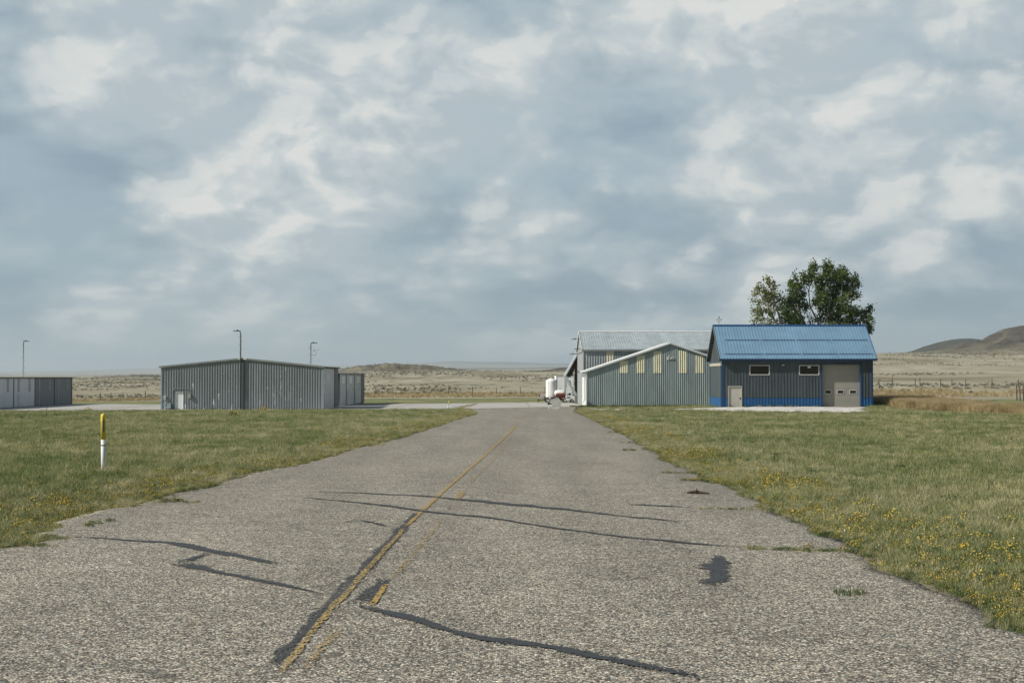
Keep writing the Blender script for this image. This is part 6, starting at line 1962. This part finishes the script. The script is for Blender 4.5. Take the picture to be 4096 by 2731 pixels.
def bush_mesh(name, n, r, h, leaf, mats, seed, share=0.0, stems=10):
    """a low rounded shrub: stems and many small leaf faces; share of faces take the second material"""
    rng = np.random.default_rng(seed)
    V = []; F = []; MI = []
    for i in range(n):
        d = rng.normal(size=3); d /= np.linalg.norm(d); d[2] = abs(d[2])
        q = rng.uniform(0.35, 1.0) ** 0.5
        p = np.array([d[0] * r * q, d[1] * r * q, (0.12 + 0.88 * d[2] * q) * h])
        a = rng.normal(size=3); a /= np.linalg.norm(a); b = rng.normal(size=3); b -= a * a.dot(b); b /= np.linalg.norm(b)
        s = leaf * rng.uniform(0.6, 1.4)
        k = len(V)
        V += [tuple(p - a * s), tuple(p + b * s * 0.5), tuple(p + a * s), tuple(p - b * s * 0.5)]
        F.append((k, k + 1, k + 2, k + 3)); MI.append(1 if (rng.random() < share and d[2] * q > 0.35) else 0)
    me = bpy.data.meshes.new(name)
    me.from_pydata(V, [], F); me.update()
    for m_ in mats: me.materials.append(m_)
    me.polygons.foreach_set('material_index', MI)
    return me

def scatter(name, protos, pts, rotz, scl, label, cat, tilt=None):
    """one stuff object: copies of the prototype meshes set out on points"""
    n = len(pts)
    me = bpy.data.meshes.new(name)
    me.vertices.add(n); me.vertices.foreach_set('co', np.asarray(pts, np.float32).ravel())
    rot = np.zeros((n, 3), np.float32); rot[:, 2] = rotz
    if tilt is not None: rot[:, :2] = tilt
    a = me.attributes.new('rot', 'FLOAT_VECTOR', 'POINT'); a.data.foreach_set('vector', rot.ravel())
    a = me.attributes.new('scl', 'FLOAT', 'POINT'); a.data.foreach_set('value', np.asarray(scl, np.float32))
    a = me.attributes.new('pick', 'INT', 'POINT'); a.data.foreach_set('value', RNG.integers(0, len(protos), n).astype(np.int32))
    o = bpy.data.objects.new(name, me)
    COL.objects.link(o)
    ng = bpy.data.node_groups.new(name, 'GeometryNodeTree')
    ng.interface.new_socket('Geometry', in_out='INPUT', socket_type='NodeSocketGeometry')
    ng.interface.new_socket('Geometry', in_out='OUTPUT', socket_type='NodeSocketGeometry')
    gi = ng.nodes.new('NodeGroupInput'); go = ng.nodes.new('NodeGroupOutput')
    inst = ng.nodes.new('GeometryNodeInstanceOnPoints')
    join = ng.nodes.new('GeometryNodeJoinGeometry')
    for pm in protos:
        po = bpy.data.objects.new(pm.name + '_source', pm)
        oi = ng.nodes.new('GeometryNodeObjectInfo'); oi.inputs['Object'].default_value = po; oi.inputs['As Instance'].default_value = True
        ng.links.new(oi.outputs['Geometry'], join.inputs[0])
    def na(nm, ty):
        nd = ng.nodes.new('GeometryNodeInputNamedAttribute'); nd.data_type = ty; nd.inputs['Name'].default_value = nm
        return nd.outputs['Attribute']
    ng.links.new(gi.outputs[0], inst.inputs['Points'])
    ng.links.new(join.outputs[0], inst.inputs['Instance'])
    inst.inputs['Pick Instance'].default_value = True
    ng.links.new(na('pick', 'INT'), inst.inputs['Instance Index'])
    ng.links.new(na('rot', 'FLOAT_VECTOR'), inst.inputs['Rotation'])
    ng.links.new(na('scl', 'FLOAT'), inst.inputs['Scale'])
    ng.links.new(inst.outputs[0], go.inputs[0])
    md = o.modifiers.new('scatter', 'NODES'); md.node_group = ng
    tag(o, label, cat, kind='stuff')
    return o

BUILT = [(-41.6, -22.0, 167.8, 182.2), (-42, -22.2, 185, 217), (20.4, 35.6, 139.2, 147.8), (7.9, 36.2, 156.2, 192), (-80, -64.4, 160, 210)]
def on_turf(x, y):
    ok = ~((x > road_left(y) - 0.02) & (x < road_right(y) + 0.02) & (y < 163))
    ok &= ~inside(APRON, x, y)
    ok &= ~(inside(PAD, x, y) & (edge_dist(PAD, x, y) > 0.5))
    for (a, b, c, d) in BUILT:
        ok &= ~((x > a) & (x < b) & (y > c) & (y < d))
    return ok

def ground_z(x, y):
    """the terrain sheet with its turf relief"""
    z = zg(x, y)
    built = ((y > 120) & (y < 240) & (x > -82) & (x < 40))
    rel = 0.10 * fbm(x / 6.0, y / 6.0, 4, 5) + 0.05 * fbm(x / 1.6, y / 1.6, 3, 15)
    z = z + np.where((y < 300) & ~built, rel, 0)
    return z + 0.25 * tall_strip(x, y) * (y < 175)

def fan_points(n, y0, y1, power, margin=2.5, rng=RNG):
    """points over the land in view with a margin either side; power sets how fast the density drops with distance"""
    u = rng.random(n)
    e = 2.0 - power
    y = (y0 ** e + u * (y1 ** e - y0 ** e)) ** (1 / e)
    w = 0.375 * y + margin
    x = rng.uniform(-1, 1, n) * w
    return x, y

def turf():
    g = [blades_mesh('lawn_clump', 46, 0.15, 0.062, 0.0065, 0.8, M['grass_green'], 100 + i) for i in range(3)]
    g2 = [blades_mesh('long_clump', 40, 0.13, 0.135, 0.006, 0.8, M['grass_green'], 110 + i) for i in range(2)]
    s = [blades_mesh('straw_clump', 36, 0.13, 0.095, 0.0055, 0.95, M['grass_straw'], 120 + i) for i in range(3)]
    bunch = [blades_mesh('bunch_clump', 40, 0.10, 0.25, 0.005, 0.95, M['grass_straw'], 130 + i) for i in range(3)]
    fo = [bush_mesh('forb_clump', 60, 0.12, 0.10, 0.022, [M['forb']], 140 + i) for i in range(3)]
    fl = [bush_mesh('flower_clump', 110, 0.14, 0.17, 0.014, [M['forb'], M['petal_yellow']], 150 + i, 0.45) for i in range(3)]
    fw = [bush_mesh('white_clump', 40, 0.10, 0.14, 0.015, [M['forb'], M['petal_white']], 160 + i, 0.4) for i in range(2)]
    # mown grass
    x, y = fan_points(150000, 7, 150, 1.7, 4.0)
    m_ = on_turf(x, y) & (tall_strip(x, y) < 0.4); x, y = x[m_], y[m_]
    sc = (0.85 + 0.011 * y) * RNG.uniform(0.6, 1.3, len(x))
    gap = np.maximum(road_left(y) - x, x - road_right(y))
    sc = sc * np.clip(0.55 + gap * 0.6, 0.55, 1.0)
    z = ground_z(x, y)
    dry = fbm(x / 5, y / 5, 4, 201) + 0.2 * fbm(x / 1.2, y / 1.2, 2, 205)
    rr = RNG.random(len(x))
    A = (rr < 0.84 - 0.6 * dry)
    P = np.stack([x, y, z], -1)
    scatter('lawn_grass', g + g2[:1], P[A], RNG.uniform(0, 6.28, A.sum()), sc[A], 'short mown green grass on both sides of the road', 'grass')
    scatter('straw_grass', s, P[~A], RNG.uniform(0, 6.28, (~A).sum()), sc[~A], 'dry straw-coloured grass mixed into the lawn', 'grass')
    # rank verge close to the pavement
    n = 42000
    yy = fan_points(n, 7, 150, 1.75)[1]
    side = RNG.random(n) < 0.42
    off = np.abs(RNG.normal(0, 1.0, n)) * np.where(side, 0.9, 1.35) - 0.10
    xx = np.where(side, road_left(yy) - off, road_right(yy) + off)
    keep = (xx > -0.40 * yy - 4) & (xx < 0.40 * yy + 4) & (RNG.random(n) < np.clip(0.60 + 1.3 * (fbm(xx / 1.5, yy / 2.5, 3, 211) + 0.2), 0.15, 1))
    keep &= ~((yy > 134) & (xx > 6)) & (yy < 150)
    xx, yy, off = xx[keep], yy[keep], off[keep]
    zz = ground_z(xx, yy) + np.where(off < 0.02, 0.03, 0)
    P = np.stack([xx, yy, zz], -1)
    r2 = RNG.random(len(xx)) + 0.35 * fbm(xx / 2, yy / 3, 3, 215)
    sc = RNG.uniform(0.55, 1.15, len(xx)) * (0.8 + 0.006 * yy) * np.clip(0.50 + off * 0.5, 0.42, 1.0)
    k1 = r2 < 0.22; k2 = (r2 >= 0.22) & (r2 < 0.56); k3 = (r2 >= 0.56) & (r2 < 0.78); k4 = r2 >= 0.78
    scatter('verge_grass', bunch, P[k1], RNG.uniform(0, 6.28, k1.sum()), sc[k1] * 0.85, 'rank blond bunch grass along the road edge', 'grass')
    scatter('verge_turf', g2, P[k2], RNG.uniform(0, 6.28, k2.sum()), sc[k2], 'longer green grass along the road edge', 'grass')
    scatter('verge_weeds', fo, P[k3], RNG.uniform(0, 6.28, k3.sum()), sc[k3], 'low broad-leaved weeds along the road edge', 'weeds')
    near = k4 & (off < 1.5)
    scatter('yellow_flowers', fl, P[near], RNG.uniform(0, 6.28, near.sum()), sc[near] * 0.9, 'yellow wildflowers crowding the road edge', 'wildflowers')
    # flowers further out in the lawn
    x, y = fan_points(5000, 9, 110, 1.4, 3.0)
    m_ = on_turf(x, y) & (fbm(x / 4, y / 4, 3, 221) > 0.12); x, y = x[m_], y[m_]
    P = np.stack([x, y, ground_z(x, y)], -1)
    q = RNG.random(len(x)) < 0.7
    scatter('lawn_flowers', fl, P[q], RNG.uniform(0, 6.28, q.sum()), RNG.uniform(0.4, 0.95, q.sum()), 'small yellow flowers scattered over the lawn', 'wildflowers')
    scatter('white_flowers', fw, P[~q], RNG.uniform(0, 6.28, (~q).sum()), RNG.uniform(0.4, 0.9, (~q).sum()), 'small white flowers scattered over the lawn', 'wildflowers')
    # blond bunches arching up out of the lawn
    x, y = fan_points(2600, 9, 90, 1.3, 3.0)
    m_ = on_turf(x, y) & (fbm(x / 3, y / 3, 3, 231) > 0.16); x, y = x[m_], y[m_]
    scatter('bunch_grass', bunch, np.stack([x, y, ground_z(x, y)], -1), RNG.uniform(0, 6.28, len(x)), RNG.uniform(0.5, 1.05, len(x)), 'taller blond bunches standing in the lawn', 'grass')
    # grass growing in the cracks that run in from the verges
    cr = [((2980, 2207), (3420, 2220), 60, 0.5), ((2800, 2043), (3090, 2050), 40, 0.4), ((2640, 1897), (2820, 1900), 40, 0.45), ((2710, 1928), (2800, 1930), 26, 0.5), ((2480, 1774), (2560, 1777), 30, 0.6),
          ((2500, 1805), (2570, 1806), 24, 0.6), ((2430, 1732), (2490, 1734), 30, 0.7), ((2350, 1670), (2410, 1676), 30, 0.7), ((620, 2018), (720, 2012), 34, 0.7), ((720, 2020), (800, 2018), 12, 0.4),
          ((330, 2120), (440, 2090), 16, 0.5), ((180, 2160), (260, 2165), 20, 0.5), ((1120, 1852), (1210, 1848), 20, 0.5), ((1010, 1885), (1070, 1880), 16, 0.5), ((1480, 1790), (1560, 1782), 24, 0.6), ((60, 2190), (190, 2196), 26, 0.5)]
    Pc = []; Sc = []
    for (a, b, n, s_) in cr:
        A_ = np.array(unproj_near(*a)); B_ = np.array(unproj_near(*b))
        k = RNG.random(n)
        q = A_[None] * (1 - k[:, None]) + B_[None] * k[:, None] + RNG.normal(0, 0.035, (n, 2))
        Pc.append(np.column_stack([q, road_z(q[:, 0], q[:, 1])])); Sc.append(RNG.uniform(0.25, 0.6, n) * s_ * 1.7)
    Pc = np.concatenate(Pc); Sc = np.concatenate(Sc)
    kk = RNG.random(len(Pc))
    scatter('crack_grass', s + g2, Pc[kk < 0.7], RNG.uniform(0, 6.28, (kk < 0.7).sum()), Sc[kk < 0.7], 'thin dry grass growing in cracks at the road edges', 'grass')
    scatter('crack_weeds', fo + fl[:1], Pc[kk >= 0.7], RNG.uniform(0, 6.28, (kk >= 0.7).sum()), Sc[kk >= 0.7] * 0.9, 'small weeds in the cracks at the road edges', 'weeds')
    # tall dead grass on the bank right of the barn
    tg = [blades_mesh('tall_clump', 60, 0.28, 0.75, 0.012, 0.5, M['grass_tall'], 170 + i) for i in range(3)]
    x = RNG.uniform(34, 60, 60000); y = RNG.uniform(62, 168, 60000)
    m_ = (tall_strip(x, y) > RNG.random(60000)); m_ &= on_turf(x, y) & (x < 0.42 * y + 4)
    x, y = x[m_], y[m_]
    scatter('tall_grass', tg, np.stack([x, y, ground_z(x, y)], -1), RNG.uniform(0, 6.28, len(x)), RNG.uniform(0.55, 1.0, len(x)) * np.interp(y, [70, 110, 150], [0.7, 0.9, 1.25]), 'strip of tall dead tan grass right of the barn', 'grass')
    # weeds along the foot of the steel hangar and the barn
    x = np.concatenate([RNG.uniform(6.5, 20.4, 420), RNG.uniform(20.8, 30, 30), RNG.uniform(-41, -22, 60)])
    y = np.concatenate([156.2 - np.abs(RNG.normal(0, 0.25, 420)), 139.2 - np.abs(RNG.normal(0, 0.05, 30)), 167.7 - np.abs(RNG.normal(0, 0.1, 60))])
    scatter('wall_weeds', g2 + fo, np.stack([x, y, zg(x, y)], -1), RNG.uniform(0, 6.28, len(x)), RNG.uniform(0.9, 2.4, len(x)), 'weeds along the foot of the hangar walls', 'weeds')
    # unmown tan grass by the track and round the fences
    x, y = fan_points(16000, 205, 350, 1.0, 10)
    d = y - lawn_limit(x)
    m_ = (d > 6) & (d < 75) & (fbm(x / 14, y / 10, 3, 241) > -0.12); x, y = x[m_], y[m_]
    scatter('range_grass', tg, np.stack([x, y, zg(x, y)], -1), RNG.uniform(0, 6.28, len(x)), RNG.uniform(0.5, 1.0, len(x)), 'dry tan grass between the lawn and the fences', 'grass')
turf()

# ================================================================== sagebrush
def sage():
    b = [bush_mesh('sage_clump', 90, 0.55, 0.62, 0.10, [M['sage_leaf'], M['sage_dark']], 180 + i, 0.3) for i in range(4)]
    x, y = fan_points(48000, 300, 1500, 0.9, 30)
    d = 1.3 * fbm(x / 40, y / 95, 5, 251) + 0.06 - 0.28 * sstep(x / y * F_PX, 1200, 1600) * (y < 1100)
    m_ = d > RNG.uniform(-0.15, 0.45, len(x)); x, y = x[m_], y[m_]
    scatter('sagebrush_cover', b, np.stack([x, y, zg(x, y)], -1), RNG.uniform(0, 6.28, len(x)), RNG.uniform(0.25, 0.85, len(x)) ** 1.2 * (1 + y / 2500), 'grey sagebrush covering the dry range to the foot of the hills', 'sagebrush')
    # the bushes along the fences that can be told apart
    spots = [(3520, 1556, 1.9), (3490, 1570, 1.2), (3606, 1568, 1.3), (3634, 1562, 0.9), (3644, 1549, 1.2), (3678, 1556, 1.7), (3700, 1553, 1.1), (3732, 1549, 1.2), (3775, 1552, 1.9), (3794, 1549, 1.1),
             (3824, 1557, 1.6), (3868, 1556, 1.3), (3884, 1573, 1.2), (3902, 1548, 1.2), (3944, 1552, 1.0), (3968, 1555, 1.5), (3990, 1556, 1.1), (4010, 1552, 1.4), (4030, 1552, 1.2), (3560, 1552, 1.1),
             (1530, 1574, 1.3), (1600, 1578, 1.4), (1612, 1574, 1.0), (1670, 1576, 1.3), (1720, 1573, 1.1), (1752, 1584, 1.0), (1785, 1575, 1.4), (1800, 1584, 1.2), (1880, 1572, 1.1), (1856, 1582, 1.3),
             (1968, 1572, 1.2), (2040, 1578, 1.4), (2062, 1570, 1.0), (2130, 1574, 1.4), (2150, 1578, 1.0), (1910, 1580, 1.1), (360, 1592, 1.5), (430, 1590, 1.3), (520, 1590, 1.4), (600, 1588, 1.6)]
    ORD = ['first', 'second', 'third', 'fourth', 'fifth', 'sixth', 'seventh', 'eighth', 'ninth', 'tenth', 'eleventh', 'twelfth', 'thirteenth', 'fourteenth',
           'fifteenth', 'sixteenth', 'seventeenth', 'eighteenth', 'nineteenth', 'twentieth', 'last']
    rows = [([q for q in spots if q[0] > 3000], 'from the barn along the pasture fence', 'sagebrush by the pasture fence'),
            ([q for q in spots if 1000 < q[0] < 3000], 'from the grey hangar along the fence behind the apron', 'sagebrush by the fence behind the apron'),
            ([q for q in spots if q[0] < 1000], 'from the white sheds below the braced fence', 'sagebrush by the braced fence')]
    for qs, where, grp in rows:
        for i, (px, py, s) in enumerate(sorted(qs)):
            X, Y, Z = unproj(px, py)
            o = bpy.data.objects.new('sagebrush', b[i % 4])
            o.location = (X, Y, Z); o.rotation_euler = (0, 0, random.uniform(0, 6.28)); o.scale = (s * 0.85, s * 0.8, s * 0.62)
            COL.objects.link(o)
            tag(o, ('large' if s > 1.45 else 'small' if s < 1.15 else 'grey-green') + ' sagebrush clump, ' + ORD[i] + ' ' + where, 'shrub', grp)
sage()

# ================================================================== single plants and small things
def flower_bush(px, py, s, label, share, seed):
    x, y = unproj_near(px, py) if py > 1660 else unproj(px, py)[:2]
    me = bush_mesh('rabbitbrush', 240, 0.5, 0.55, 0.05, [M['forb'], M['petal_yellow']], seed, share)
    o = bpy.data.objects.new('rabbitbrush', me)
    o.location = (x, y, float(ground_z(np.array([x]), np.array([y]))[0]) - 0.03); o.scale = (s, s, s)
    COL.objects.link(o)
    tag(o, label, 'shrub', 'yellow-flowered bushes in the lawn')
flower_bush(1057, 1646, 1.15, 'orange-yellow flowering bush at the foot of the grey hangar wall', 0.7, 301)
flower_bush(936, 1668, 1.0, 'dark green bush with few yellow flowers in front of the grey hangar', 0.15, 302)
flower_bush(352, 1645, 1.0, 'yellow flowering bush at the apron edge near the white sheds', 0.7, 303)
flower_bush(218, 1668, 0.7, 'small grey-green bush in the grass beside the thin rod', 0.0, 304)
flower_bush(4035, 1661, 1.0, 'yellow flowering bush at the foot of the tall dead grass', 0.6, 305)

def dead_weed(px, py, s, label, seed):
    rng = random.Random(seed)
    x, y = unproj_near(px, py)
    z = zg1(x, y)
    mb = MB()
    for i in range(12):
        a = rng.uniform(0, 6.28); l = s * rng.uniform(0.5, 1.0)
        mid_ = (x + 0.25 * l * math.cos(a), y + 0.25 * l * math.sin(a), z + l * 0.55)
        tip = (x + 0.55 * l * math.cos(a + 0.4), y + 0.55 * l * math.sin(a + 0.4), z + l)
        mb.tube([(x, y, z - 0.03), mid_, tip], [0.008, 0.006, 0.003], 4)
    o = mb.build('dead_weed', M['bare_stem'])
    tag(o, label, 'weed', 'bare dead weeds standing in the lawn')
dead_weed(662, 1708, 0.42, 'dark bare weed with forked stems in the lawn right of the warning post', 1)
dead_weed(32, 1678, 0.8, 'tall bare weed at the left edge in front of the white sheds', 2)
dead_weed(88, 1680, 0.5, 'smaller bare weed between the left edge and the thin rod', 3)

def weed_tuft():
    x, y = unproj_near(3395, 2390)
    me = blades_mesh('weed_tuft', 90, 0.13, 0.05, 0.008, 0.9, M['forb'], 310)
    o = bpy.data.objects.new('weed_tuft', me)
    o.location = (x, y, float(road_z(x, y))); COL.objects.link(o)
    tag(o, 'small green weed tuft growing out of the bare road', 'weed')
weed_tuft()

def rubber_strip():
    a = unproj_near(2748, 1983); b = unproj_near(2838, 1984)
    z = float(road_z(a[0], a[1])) + 0.02
    mb = MB()
    mb.tube([(a[0], a[1], z), (a[0] * 0.6 + b[0] * 0.4, a[1] * 0.6 + b[1] * 0.4 + 0.06, z + 0.01), (b[0], b[1], z - 0.005)], [0.012, 0.03, 0.012], 6)
    mb.tube([(a[0] * 0.6 + b[0] * 0.4, a[1], z + 0.01), (a[0] * 0.55 + b[0] * 0.45, a[1], z + 0.06)], [0.015, 0.006], 5)
    o = mb.build('fallen_stick', M['twig'])
    tag(o, 'short dark stick lying on the road near its grassy edge', 'stick')
rubber_strip()

# ================================================================== air
def build_haze():
    m = bpy.data.materials.new('haze_air'); m.use_nodes = True
    nt = m.node_tree; nt.nodes.clear()
    out = nt.nodes.new('ShaderNodeOutputMaterial'); v = nt.nodes.new('ShaderNodeVolumePrincipled')
    v.inputs['Color'].default_value = (0.80, 0.92, 1.0, 1); v.inputs['Density'].default_value = 0.000085
    v.inputs['Anisotropy'].default_value = 0.2
    nt.links.new(v.outputs[0], out.inputs['Volume'])
    o = MB().box(-48000, 48000, -80, 21500, -12.5, 195).build('haze', m)
    tag(o, 'thin blue air over the range', 'haze', kind='stuff')
build_haze()
